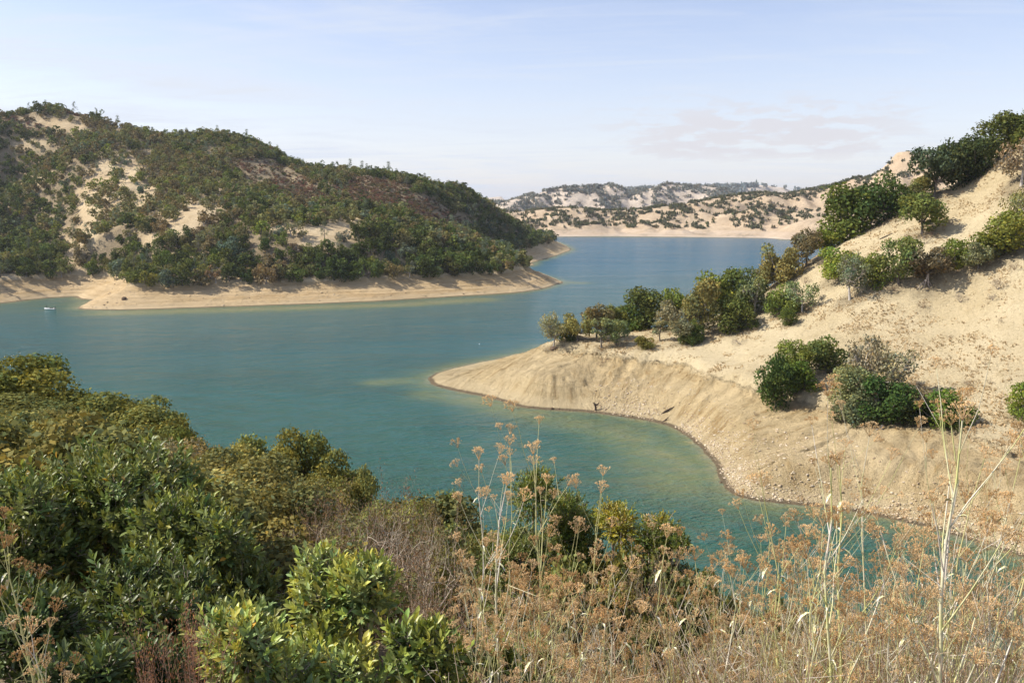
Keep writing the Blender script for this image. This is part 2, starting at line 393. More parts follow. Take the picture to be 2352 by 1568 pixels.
Z = Z + .22 * np.sin(Z * 4.2 + fbm(X / 25, Y / 25, 2, 2)) * sstep(Z, .5, 1.2) * sstep(Z, 9, 8)
Z = np.where(sdw > 0, Z, np.maximum(DOWN * -sdw, -14))
TL = Terrain(xs, ys, Z)
def dens_left(u, v):
    """1 = closed wood, 0 = open grass, as the photograph shows the hill"""
    d = np.ones(u.shape)
    for cu, cv, ru, rv, rot, s in [(150, 290, 80, 12, .18, 1.1), (235, 400, 66, 24, -.9, 1.0), (305, 395, 42, 22, -.9, .95), (330, 450, 50, 18, -.9, .6), (250, 480, 50, 20, -.9, .5), (425, 505, 60, 22, -.6, 1.0), (470, 495, 60, 16, -.6, 1.0),
                            (200, 520, 24, 60, .2, .9), (350, 545, 70, 18, -.7, .4), (790, 528, 70, 26, -.2, 1.2), (700, 530, 60, 18, .1, 1.1), (720, 565, 60, 10, 0, .7), (280, 440, 120, 70, -.8, .35), (400, 470, 110, 40, -.5, .3), (170, 600, 14, 60, -.3, .9), (430, 590, 60, 14, .1, .5), (640, 480, 70, 14, -.3, .45), (540, 440, 60, 14, -.5, .4), (900, 600, 60, 10, 0, .45), (70, 330, 70, 18, 0, .5), (60, 420, 60, 24, -.4, .35)]:
        a = (u - cu) * math.cos(rot) + (v - cv) * math.sin(rot); b = -(u - cu) * math.sin(rot) + (v - cv) * math.cos(rot)
        d = d - s * np.exp(-((a / ru) ** 2 + (b / rv) ** 2) * 1.1)
    return np.clip(d, .03, 1)
ul, vl, _ = proj(X, Y, Z)
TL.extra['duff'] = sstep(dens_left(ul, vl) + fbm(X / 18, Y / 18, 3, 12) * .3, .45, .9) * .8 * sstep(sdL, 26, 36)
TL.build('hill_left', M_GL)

# ------------------------------------------------------------------ terrain: right hill
frontR = ptsZ([(985, 868), (990, 880), (1010, 889), (1060, 900), (1130, 915), (1165, 926), (1200, 936), (1250, 941), (1290, 943), (1340, 946), (1380, 950), (1450, 960), (1510, 971), (1560, 990), (1600, 1020),
               (1628, 1048), (1643, 1075), (1650, 1098), (1664, 1120), (1690, 1138), (1740, 1151), (1800, 1158), (1870, 1163), (1950, 1174), (2050, 1191), (2130, 1210), (2200, 1230), (2270, 1252), (2352, 1281), (2480, 1330), (2700, 1400)])
backR = ptsZ([(1262, 795), (1200, 812), (1130, 827), (1060, 842), (1005, 856), (985, 868)])
fR = smooth_poly(frontR, 3); bR = smooth_poly(backR, 4)
polyR = np.vstack([fR, [(170, 70), (420, 60), (420, 460), (150, 430), (95, 350), (55, 320), (32, 305)], bR[:-1]])
zc = [(1030, 872, 1.3), (1060, 868, 2.2), (1130, 868, 3.6), (1130, 838, 3.6), (1200, 880, 4.4), (1200, 828, 6.8), (1250, 870, 6.2), (1255, 815, 8.2), (1266, 799, 9.8), (1300, 803, 9.6), (1400, 808, 10.0), (1350, 860, 6.3),
      (1450, 835, 8.6), (1450, 885, 5.4), (1550, 835, 9.6), (1550, 905, 5.6), (1600, 970, 3.6), (1500, 797, 11.5), (1300, 788, 11.0), (1400, 772, 12.3), (1500, 757, 13.8), (1600, 742, 16.3), (1650, 725, 18),
      (1700, 1010, 4.5), (1700, 1090, 3.0), (1800, 1090, 4.2), (1900, 1110, 4.5), (2050, 1120, 4.8), (2200, 1150, 5.0), (2200, 1020, 9.0), (2350, 1200, 4.5), (2350, 1080, 8.5)]
yc = [(1700, 703, 250), (1787, 644, 255), (1845, 608, 255), (1895, 576, 255), (1967, 536, 255), (2036, 496, 253), (2100, 458, 250), (2150, 441, 249), (2212, 420, 248), (2266, 380, 246), (2306, 350, 245), (2352, 326, 243), (2450, 290, 240), (2600, 250, 235),
      (1700, 760, 225), (1950, 700, 213), (2100, 600, 215), (2200, 500, 232), (2350, 450, 222), (2350, 600, 200), (2350, 750, 180), (2350, 900, 160), (2050, 1000, 152), (2050, 850, 180), (1850, 850, 186), (1750, 950, 174),
      (1900, 1035, 150), (1650, 900, 192), (1850, 700, 226), (2200, 700, 200), (2500, 700, 180), (2500, 950, 150), (2500, 500, 210), (1600, 830, 213), (2200, 860, 172), (1750, 1040, 158)]
Q3 = [PZ(*c) for c in zc] + [PY(*c) for c in yc]
ridgeR = [PY(*c) for c in yc[:14]]
backr = [np.array([p[0] * 1.04, p[1] + 28, max(2, p[2] - 13)]) for p in ridgeR] + [np.array([p[0] * 1.08, p[1] + 65, max(1, p[2] - 34)]) for p in ridgeR]
backr += [np.array([*PZ(u, v, 0)[:2], 0]) + np.array([0, 14, 0]) for u, v in ((1300, 786), (1400, 772))]
al = [(p[0], p[1], p[2]) for p in Q3 + backr] + [(p[0], p[1], 0.0) for p in fR[::3]] + [(p[0], p[1], 0.0) for p in bR[::2]] + [(95, 350, 0), (55, 320, 0), (32, 305, 0)]
al = np.array(al); tR = TPS(al[:, :2], al[:, 2], 1e-3)
xs = axis([(-40, 200, .8), (200, 400, 5)]); ys = axis([(85, 290, .8), (290, 440, 4)])
X, Y = np.meshgrid(xs, ys); sdR, arcR = poly_sd(polyR, X, Y)
Z = tR(X, Y)
sdw = sdR + fbm(X / 4, Y / 4, 3, 71) * .5 * sstep(np.abs(sdR), 15, 2)
k = sstep(sdw, 0, 9); Z = np.maximum(Z, .12 * np.minimum(sdw, 10)) * k + .27 * sdw * (1 - k)
soil = sstep(Z, 11, 8.5) * sstep(sdR, 2, 9)
warp = fbm(X / 16, Y / 16, 3, 91) * 1.6
rill = ridged(arcR / 4.2 + warp, sdR / 26 + warp * .5, 4, 18); rill2 = ridged(arcR / 1.8 + warp * 2, sdR / 9, 3, 28)
patch = sstep(fbm(X / 22, Y / 22, 3, 77), -.25, .35)
Z = Z - (np.maximum(0, rill - .1) * 1.5 + np.maximum(0, rill2) * .62) * soil * (.55 + .45 * patch)
Z = Z + fbm(X / 5, Y / 5, 4, 44) * .30 * sstep(sdR, 3, 10) + fbm(X / 26, Y / 26, 3, 45) * .9 * sstep(sdR, 12, 40)
zz = Z + fbm(X / 9, Y / 9, 4, 61) * 1.6
Z = Z + 1.5 * (sstep(zz, 8.9, 9.3) - sstep(zz, 9.5, 14)) * sstep(sdR, 8, 14) * (.3 + .7 * sstep(fbm(X / 30, Y / 30, 2, 62), -.2, .2))
Z = Z + fbm(X / 1.7, Y / 1.7, 3, 46) * .14 * sstep(sdR, 1.5, 5)
Z = np.where(sdw > 0, Z, np.maximum(-.26 * -sdw, -12))
TR = Terrain(xs, ys, Z, {'dist': sdR, 'arc': arcR}); TR_O = TR.build('hill_right', M_GR)

# ------------------------------------------------------------------ terrain: far hills behind the lake
def far_range(name, ctl, shore, xr, yr, step, amp, gs, seed, mat, zmin=-8):
    A = np.array([PY(*c) for c in ctl]); B = np.array([PZ(u, v) for u, v in shore])
    xs = np.arange(xr[0], xr[1], step); ys = np.arange(yr[0], yr[1], step); X, Y = np.meshgrid(xs, ys)
    s = X / Y; o = np.argsort(A[:, 0] / A[:, 1]); A = A[o]; q = A[:, 0] / A[:, 1]
    zr = np.interp(s, q, A[:, 2]); yr_ = np.interp(s, q, A[:, 1]); ysh = np.interp(s, B[:, 0] / B[:, 1], B[:, 1])
    ysh = ysh + fbm(X / 90, Y / 90, 2, seed + 9) * 8
    t = (Y - ysh) / (yr_ - ysh)
    wv = fbm(X / gs, Y / gs, 3, seed + 5); tt = np.clip(t + 2.2 * wv * np.clip(t, 0, 1) * np.clip(1 - t, 0, 1), 0, 1)
    prof = .30 * tt + .70 * tt ** 1.25
    Z = zr * prof * 1.0
    Z = np.where(t > 1, zr * (1 - .35 * (t - 1) ** 1.2) - (t - 1) * 25, Z)
    k = sstep(t, .06, .4) * (1 - .8 * sstep(np.abs(t - 1), .25, .0))
    rg = ridged(X / gs + fbm(X / 160, Y / 160, 2, seed) * .8, Y / (gs * 3.2), 3, seed)
    Z = Z - np.maximum(0, .5 - rg) * amp * k + amp * .25 * k
    Z = Z + fbm(X / 90, Y / 90, 3, seed + 3) * amp * .18 * sstep(t, .1, .4)
    Z = np.where(t < .06, np.minimum(Z, np.maximum(t, -1) * (yr_ - ysh) * .30), Z)
    T = Terrain(xs, ys, np.maximum(Z, zmin)); T.build(name, mat); return T
shoreF = [(600, 546), (1000, 545), (1200, 544), (1283, 543.5), (1400, 543), (1500, 544), (1600, 545), (1700, 546), (1760, 547), (1800, 550), (1840, 551), (1950, 556), (2200, 562), (2500, 566)]
ctlF = [(700, 470, 1650), (1000, 475, 1650), (1180, 484, 1620), (1230, 480, 1600), (1330, 484, 1600), (1400, 487, 1580), (1480, 484, 1580), (1560, 474, 1600), (1640, 457, 1640), (1700, 448, 1640), (1760, 444, 1620), (1800, 452, 1620),
        (1850, 438, 1650), (1920, 424, 1650), (2000, 408, 1650), (2060, 374, 1700), (2110, 372, 1700), (2200, 360, 1700), (2400, 340, 1700)]
TF = far_range('hill_far', ctlF, shoreF, (-500, 1300), (1200, 1960), 5, 29, 100, 101, M_GF)
ctlB = [(600, 470, 2700), (1000, 472, 2600), (1160, 470, 2500), (1220, 450, 2500), (1265, 437, 2500), (1330, 430, 2500), (1380, 425, 2550), (1440, 436, 2600), (1520, 430, 2600), (1600, 425, 2700), (1660, 433, 2700), (1700, 445, 2700), (1800, 455, 2800), (2000, 450, 2800), (2300, 430, 2800)]
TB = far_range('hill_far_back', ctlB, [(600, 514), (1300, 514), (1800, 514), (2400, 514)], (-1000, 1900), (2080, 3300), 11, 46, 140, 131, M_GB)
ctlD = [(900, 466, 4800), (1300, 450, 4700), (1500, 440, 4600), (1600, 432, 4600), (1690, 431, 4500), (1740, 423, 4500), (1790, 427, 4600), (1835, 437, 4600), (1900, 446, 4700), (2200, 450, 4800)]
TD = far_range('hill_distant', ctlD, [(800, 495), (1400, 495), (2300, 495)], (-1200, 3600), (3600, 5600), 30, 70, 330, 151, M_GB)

# ------------------------------------------------------------------ terrain: the near slope we stand on
xs = axis([(-160, -30, 3), (-30, 30, .6), (30, 150, 3)]); ys = axis([(-40, 0, 3), (0, 40, .6), (40, 190, 2.5)])
X, Y = np.meshgrid(xs, ys)
azn = X / (np.abs(Y) + 3.0)
slope = np.interp(azn, [-.6, -.5, -.29, -.2, -.1, 0, .15, .3, .6], [.22, .24, .305, .345, .38, .41, .455, .52, .56])
edge = np.interp(azn, [-.6, -.5, -.29, -.1, .1, .3], [54, 52, 36, 22, 16, 13])
Z = np.where(Y > 0, 48.1 - slope * Y - .34 * np.maximum(Y - edge, 0), 48.1 - .05 * Y) + fbm(X / 3, Y / 3, 3, 7) * .18 * sstep(np.abs(Y), 0, 5) + fbm(X / 15, Y / 15, 3, 9) * .6 * sstep(Y, 6, 25)
TN = Terrain(xs, ys, np.maximum(Z, -12)); TN.build('hill_near', M_GN)
gx = np.array([-9000., -3000, 0, 3000, 9000]); gy = np.array([-3000., 0, 3000, 9000, 14000])
Terrain(gx, gy, np.full((5, 5), -14.5)).build('lake_bed', M_GN)

# ------------------------------------------------------------------ water
rr = np.concatenate([np.linspace(40, 300, 210, endpoint=False), np.linspace(300, 620, 150, endpoint=False), np.geomspace(620, 12000, 60)])
aa = np.radians(np.linspace(-62, 62, 420))
A, R = np.meshgrid(aa, rr); X = np.sin(A) * R; Y = np.cos(A) * R
dep = np.full(X.shape, 14.0)
for T in (TL, TR, TF): dep = np.minimum(dep, -T.h(X, Y))
dep = np.minimum(dep, 14)
# sediment stirred up by waves along the banks; drifts in a tongue off the spit and along the inner bay
xy = np.c_[X.ravel(), Y.ravel()]
def blob(line, wd):
    ln = np.array([PZ(u, v)[:2] for u, v in line]); best = np.full(len(xy), 1e9)
    for i in range(len(ln) - 1):
        a, b = ln[i], ln[i + 1]; e = b - a; t = np.clip(((xy - a) @ e) / (e @ e), 0, 1)
        best = np.minimum(best, np.linalg.norm(xy - a - t[:, None] * e, axis=1))
    return np.exp(-(best / wd) ** 2).reshape(X.shape)
sedi = np.exp(-np.maximum(dep, 0) / 1.5) * .75
sedi = np.maximum(sedi, blob([(985, 868), (945, 872), (905, 875), (870, 878)], 6.0) * .5)
sedi = np.maximum(sedi, blob([(1010, 905), (1130, 925), (1250, 955), (1400, 985), (1500, 1030), (1570, 1080)], 9) * .55)
sedi = np.maximum(sedi, blob([(1420, 990), (1520, 1040), (1560, 1110)], 11) * .5)
sedi = np.maximum(sedi, blob([(250, 718), (600, 710), (900, 700), (1100, 688)], 13) * .62)
sedi = np.maximum(sedi, blob([(1296, 648), (1330, 650)], 10) * .45)
idx = np.arange(X.size).reshape(X.shape)
Qw = np.c_[idx[:-1, :-1].ravel(), idx[1:, :-1].ravel(), idx[1:, 1:].ravel(), idx[:-1, 1:].ravel()][:, ::-1]
M_W = newmat('lake_water'); nt = NT(M_W)
g = nt.n('ShaderNodeNewGeometry'); pos = g.outputs['Position']; sp = nt.n('ShaderNodeSeparateXYZ'); nt.put(pos, sp.inputs[0]); px, py = sp.outputs[0], sp.outputs[1]
sed = nt.attr('sediment').outputs['Fac']; grn = nt.attr('cove').outputs['Fac']
sn = nt.noise(nt.vec(nt.math('ADD', nt.math('MULTIPLY', px, .06), nt.math('MULTIPLY', py, .03)), nt.math('MULTIPLY', py, .10), 0.0), 1.0, 6, .6, 1.2)
sedn = nt.math('MULTIPLY', sed, nt.ramp(sn, .25, .75, .78, 1.18), clamp=True)
base = nt.mix(grn, nt.mix(nt.ramp(py, 380.0, 800.0), (.021, .087, .086), (.006, .080, .138)), (.025, .082, .050))  # near green to far blue in base colour, standing in for sky reflection
wc = nt.mix(nt.ramp(sedn, 0, .55), base, (.115, .150, .068))
wc = nt.mix(nt.ramp(sedn, .45, .95), wc, (.30, .25, .135))
# wind ripples: short waves crossing the view, calmer and rougher patches
rot = nt.vec(nt.math('ADD', nt.math('MULTIPLY', px, .5), nt.math('MULTIPLY', py, .35)), nt.math('SUBTRACT', nt.math('MULTIPLY', py, 1.0), nt.math('MULTIPLY', px, .35)), 0.0)
w1 = nt.noise(rot, .9, 3, .6, .5); w2 = nt.noise(rot, .22, 4, .6, .3); w3 = nt.noise(rot, 2.6, 2, .6)
patch = nt.ramp(nt.noise(nt.vec(nt.math('MULTIPLY', px, .004), nt.math('MULTIPLY', py, .012), 5.0), 1.0, 4, .6, .8), .35, .65, .55, 1.25)
hh = nt.math('ADD', nt.math('ADD', nt.math('MULTIPLY', w1, .5), nt.math('MULTIPLY', w2, .9)), nt.math('MULTIPLY', w3, .18))
hh = nt.math('ADD', hh, nt.math('MULTIPLY', nt.noise(rot, .07, 3, .6), 1.6)); hh = nt.math('MULTIPLY', hh, patch)
wc = nt.mix(nt.ramp(nt.math('ADD', nt.math('MULTIPLY', w1, .5), nt.math('MULTIPLY', w2, .5)), .38, .62, 0, .30), wc, (.035, .12, .15))  # lighter blue sheen of the ripples painted into the base colour
p = principled(nt, wc, .16, nt.bump(hh, 1.0, 1.2), .36); p.inputs['IOR'].default_value = 1.33
nt.put(nt.math('MULTIPLY', nt.ramp(py, 250.0, 800.0, .34, .06), nt.ramp(patch, .55, 1.25, .7, 1.3)), p.inputs['Specular IOR Level'])
cove = np.maximum(sstep(Y, 330, 100), np.exp(-(((X + 225) / 60) ** 2 + ((Y - 430) / 35) ** 2)) * 1.0)
cove = np.clip(cove + .12 * fbm(X / 60, Y / 60, 3, 3), 0, 1)
wo_ = bpy.data.objects.new('water', mesh('water', np.c_[X.ravel(), Y.ravel(), np.zeros(X.size)], Qw, M_W, {'sediment': ('POINT', sedi.ravel()), 'cove': ('POINT', cove.ravel())}, True))
link(wo_); wo_['kind'] = 'structure'

# ------------------------------------------------------------------ foliage and branch geometry
def unit(v): return v / (np.linalg.norm(v, axis=-1, keepdims=True) + 1e-9)
def seg_tubes(P0, P1, r0, r1, k=3):
    """straight tapered tubes, vectorised -> V, Q"""
    P0 = np.asarray(P0, float).reshape(-1, 3); P1 = np.asarray(P1, float).reshape(-1, 3); n = len(P0)
    r0 = np.broadcast_to(r0, n); r1 = np.broadcast_to(r1, n)
    d = unit(P1 - P0); ref = np.where(np.abs(d[:, 2:3]) < .9, [[0, 0, 1.]], [[1., 0, 0]])
    a = unit(np.cross(d, ref)); b = np.cross(d, a)
    th = np.arange(k) * 2 * math.pi / k
    ring = a[:, None] * np.cos(th)[None, :, None] + b[:, None] * np.sin(th)[None, :, None]
    V = np.concatenate([P0[:, None] + ring * r0[:, None, None], P1[:, None] + ring * r1[:, None, None]], 1).reshape(-1, 3)
    i = np.arange(k); j = (i + 1) % k; q = np.c_[i, j, j + k, i + k]
    Q = (np.arange(n)[:, None, None] * 2 * k + q[None]).reshape(-1, 4)
    return V, Q
def polytube(pts, rad, k=6):
    pts = np.asarray(pts, float); n = len(pts); rad = np.asarray(rad, float)
    t = unit(np.gradient(pts, axis=0)); ref = np.array([.31, .95, .05]) if abs(t[0, 2]) > .5 else np.array([0, 0, 1.])
    a = unit(np.cross(t, ref)); b = np.cross(t, a); th = np.arange(k) * 2 * math.pi / k
    V = (pts[:, None] + (a[:, None] * np.cos(th)[None, :, None] + b[:, None] * np.sin(th)[None, :, None]) * rad[:, None, None]).reshape(-1, 3)
    i = np.arange(k); j = (i + 1) % k
    Q = np.concatenate([np.c_[r * k + i, r * k + j, (r + 1) * k + j, (r + 1) * k + i] for r in range(n - 1)])
    return V, Q
def join(parts):
    V = []; Q = []; o = 0
    for v, q in parts: V.append(v); Q.append(q + o); o += len(v)
    return np.concatenate(V), np.concatenate(Q)
def leaf_cards(C, N, D, L, Wd):
    """diamond leaf sprays: centre, normal, direction, length, width"""
    s = unit(np.cross(N, D)); D = unit(np.cross(s, N)); L = np.asarray(L)[:, None]; Wd = np.asarray(Wd)[:, None]
    V = np.stack([C - D * L * .5, C + s * Wd * .5 + N * L * .06, C + D * L * .5, C - s * Wd * .5 + N * L * .06], 1).reshape(-1, 3)
    return V, np.arange(len(C) * 4).reshape(-1, 4)
def real_leaves(B, D, N, L, Wd, cup=.18, bend=.15):
    """oval folded leaves: base point, direction, upper normal"""
    s = unit(np.cross(N, D)); N = unit(np.cross(D, s)); L = np.asarray(L)[:, None]; Wd = np.asarray(Wd)[:, None]
    def pt(t, w, h): return B + D * L * t + s * Wd * w + N * (Wd * h - L * bend * t * t)
    V = np.stack([pt(0, 0, 0), pt(.3, .42, cup), pt(.68, .46, cup), pt(1, 0, 0), pt(.68, -.46, cup), pt(.3, -.42, cup), pt(.36, 0, 0), pt(.7, 0, 0)], 1).reshape(-1, 3)
    q = np.array([[0, 1, 2, 6], [6, 2, 3, 7], [0, 6, 4, 5], [6, 7, 3, 4]])
    q = np.array([[0, 1, 6, 6], [6, 1, 2, 7], [7, 2, 3, 3], [0, 6, 5, 5], [6, 7, 4, 5], [7, 3, 4, 4]])
    tri = q[[0, 2, 3, 5]][:, :3]; quad = q[[1, 4]]
    n = np.arange(len(B))[:, None, None] * 8
    return V, (n + tri[None]).reshape(-1, 3), (n + quad[None]).reshape(-1, 4)
def face_tint(rng, n, per, lo=.7, hi=1.35, warm=.15, base=None):
    t = rng.uniform(lo, hi, n)[:, None] * (1 + rng.normal(0, 1, (n, 1)) * warm * np.array([[1.0, .35, -.6]]))
    if base is not None: t = t * base
    return np.repeat(np.clip(t, .05, 3), per, 0)

def crown_lobes(rng, n, w, top, bot, flat=1.0):
    """lobe centres and radii in a unit-height tree; w = half width"""
    L = []
    cz = (top + bot) / 2; hz_ = (top - bot) / 2
    for i in range(n):
        for _ in range(20):
            a = rng.uniform(0, 2 * math.pi); r = math.sqrt(rng.uniform(0.03, 1)); z = rng.uniform(-1, 1)
            if r * r + z * z < 1: break
        rad = rng.uniform(.34, .55) * min(w, hz_) * (1.05 - .3 * r)
        L.append((math.cos(a) * r * (w - rad * .7), math.sin(a) * r * (w - rad * .7), cz + z * (hz_ - rad * .8) * flat, rad))
    return np.array(L)
def crown_leaves(rng, lobes, n, ls, up=.35, hollow=.55, rnd=.75, asp=.8):
    wts = lobes[:, 3] ** 2; k = rng.choice(len(lobes), n, p=wts / wts.sum())
    d = unit(rng.normal(0, 1, (n, 3)) + [0, 0, up]); rad = lobes[k, 3] * (rng.uniform(hollow, 1.0, n) ** .8) * (1 + rng.normal(0, .10, n))
    C = lobes[k, :3] + d * rad[:, None] * [1, 1, .85]
    N = unit(d * 1.0 + rng.normal(0, rnd, (n, 3))); D = unit(rng.normal(0, 1, (n, 3)))
    L = ls * rng.uniform(.6, 1.4, n); return leaf_cards(C, N, D, L, L * asp * rng.uniform(.7, 1.2, n)), k
def trunk_geo(rng, lobes, tr=.035, fork=.25, k=6, nb=None, twigs=0, lean=0.0):
    parts = []; base = np.array([0, 0, -.06]); f = np.array([lean * .5 + rng.normal(0, .02), rng.normal(0, .02), fork])
    parts.append(polytube([base, [0, 0, .0], (base + f) / 2 + rng.normal(0, .01, 3), f], [tr * 1.7, tr * 1.25, tr * .95, tr * .85], k))
    order = rng.permutation(len(lobes))[:nb or len(lobes)]; tw0 = []; tw1 = []
    for i in order:
        e = lobes[i, :3]; m = (f + e) / 2 + np.array([0, 0, -.04]) + rng.normal(0, .025, 3); m[:2] += (e[:2] - f[:2]) * .12
        m2 = (m + e) / 2 + rng.normal(0, .02, 3)
        parts.append(polytube([f, m, m2, e], [tr * .62, tr * .42, tr * .28, tr * .12], max(4, k - 2)))
        for j in range(twigs):
            t = rng.uniform(.2, 1); p = m * (1 - t) + e * t; q = p + unit(rng.normal(0, 1, 3) + unit(e - m) * .8 + [0, 0, .3]) * lobes[i, 3] * rng.uniform(.5, 1.1)
            tw0.append(p); tw1.append(q)
            for _ in range(2): tw0.append(q * .5 + p * .5); tw1.append(q * .6 + p * .4 + rng.normal(0, 1, 3) * lobes[i, 3] * .45)
    if tw0: v, q = seg_tubes(np.array(tw0), np.array(tw1), tr * .14, tr * .05, 3); parts.append((v, q))
    return join(parts)

def tree_kind(name, seed, nl, w, top, bot, nleaf, ls, bark, twigs=0, fork=.25, tr=.035, up=.35, hollow=.55, lean=0.0, asp=.8, warm=.12):
    rng = np.random.default_rng(seed); lb = crown_lobes(rng, nl, w, top, bot)
    (V, Q), k = crown_leaves(rng, lb, nleaf, ls, up, hollow, asp=asp)
    lt = rng.uniform(.82, 1.18, (len(lb), 1)) * (1 + rng.normal(0, .06, (len(lb), 1)) * np.array([[1.2, .2, -.6]]))
    T = face_tint(rng, nleaf, 1, .68, 1.32, warm, lt[k])
    ex = np.percentile(np.abs(V[:, :2]), 97.5); zt = np.percentile(V[:, 2], 99.5); zb = np.percentile(V[:, 2], 1.5); lo = bot if bot > .12 else -.03
    f = .52 / ex * min(1.0, 2 * w); V[:, :2] *= f; V[:, 2] = lo + (V[:, 2] - zb) / (zt - zb) * (1.0 - lo)
    lb[:, :2] *= f; lb[:, 2] = lo + (lb[:, 2] - zb) / (zt - zb) * (1.0 - lo)
    cm = mesh('crown', V, Q, M_LEAF, {'tint': ('FACE', T)})
    tv, tq = trunk_geo(rng, lb, tr, fork, 6, None if nl < 14 else 12, twigs, lean)
    tm = mesh('trunk', tv, tq, bark, None, True); return cm, tm, (V, Q, T), (tv, tq)

def pine_kind(seed, nleaf, ls):
    rng = np.random.default_rng(seed); lb = []
    for i in range(16):
        z = rng.uniform(.28, 1.0); r = .24 * (1.12 - z) / .8 * rng.uniform(.5, 1.1); a = rng.uniform(0, 6.28)
        lb.append((math.cos(a) * r, math.sin(a) * r, z - .04, rng.uniform(.08, .13)))
    lb = np.array(lb); (V, Q), k = crown_leaves(rng, lb, nleaf, ls, .5, .4, asp=.35)
    T = face_tint(rng, nleaf, 1, .75, 1.25, .05); cm = mesh('crown', V, Q, M_LEAF, {'tint': ('FACE', T)})
    tv, tq = join([polytube([[0, 0, -.05], [0, 0, .3], [.01, 0, .65], [0, .01, .97]], [.024, .018, .011, .004], 6)] +
                  [seg_tubes(np.c_[np.zeros(16), np.zeros(16), lb[:, 2] - .08], lb[:, :3], .006, .003, 3)])
    tm = mesh('trunk', tv, tq, M_BARK, None, True); return cm, tm, (V, Q, T), (tv, tq)

# kinds for the near right hill (40-60 px in the picture)
K = {}
K['dense'] = [tree_kind('d', 10 + i, 20, .50, 1.0, .04, 4600, .040, M_BARK, 0, .18) for i in range(4)]
K['round'] = [tree_kind('r', 30 + i, 16, .47, 1.0, .20, 3200, .040, M_BARK, 3, .28, .03) for i in range(4)]
K['sparse'] = [tree_kind('s', 50 + i, 17, .48, 1.0, .26, 1900, .034, M_PALEBARK, 9, .34, .030, hollow=.3) for i in range(4)]
K['bush'] = [tree_kind('b', 70 + i, 15, .52, 1.0, .0, 3200, .046, M_BARK, 0, .12) for i in range(3)]
K['slim'] = [tree_kind('l', 80 + i, 8, .30, 1.0, .36, 900, .042, M_BARK, 5, .42, .026, hollow=.35) for i in range(2)]
K['far'] = [tree_kind('f', 90 + i, 12, .52, 1.0, .06, 800, .075, M_BARK, 0, .2, warm=.05) for i in range(5)]
K['farsparse'] = [tree_kind('g', 97 + i, 11, .50, 1.0, .28, 420, .07, M_PALEBARK, 3, .3, hollow=.35, warm=.05) for i in range(3)]
K['pine'] = [pine_kind(110 + i, 700, .05) for i in range(3)]
DARK = (.088, .105, .028); GREEN = (.14, .165, .036); BRIGHT = (.19, .215, .042); OLIVE = (.185, .180, .062); GREYG = (.165, .180, .090); GREY = (.215, .225, .125); BROWN = (.19, .155, .085); PINEC = (.15, .185, .125)
_cnt = {}; BOOST = 1.28
def make_tree(name, kind, p, h, w, col, rng, group=None, label=None, cat='tree', parts=True, rz=None):
    cm, tm, _, _ = K[kind][_cnt.get(kind, 0) % len(K[kind])]; _cnt[kind] = _cnt.get(kind, 0) + 1
    rz = rng.uniform(0, 6.28) if rz is None else rz; natural = {'dense': 1.0, 'round': .94, 'sparse': .96, 'bush': 1.0, 'slim': .60, 'far': 1.0, 'farsparse': 1.0, 'pine': .5}[kind]
    sx = h * (w / h) / natural if w else h
    e = empty(name, p, rz); e.scale = (sx, sx, h); tag(e, label, cat, group)
    c = bpy.data.objects.new('crown', cm); link(c, e); c.color = (*[min(1, q * BOOST * rng.uniform(.9, 1.1)) for q in col], 1)
    t = bpy.data.objects.new('trunk', tm); link(t, e); return e

ORD = ['leftmost', 'second from the left', 'third from the left', 'fourth from the left', 'fifth from the left', 'sixth from the left', 'seventh from the left', 'eighth from the left', 'ninth from the left', 'tenth from the left', 'eleventh from the left', 'twelfth from the left', 'thirteenth from the left', 'fourteenth from the left', 'fifteenth from the left', 'sixteenth from the left', 'seventeenth from the left', 'eighteenth from the left', 'nineteenth from the left', 'twentieth from the left']

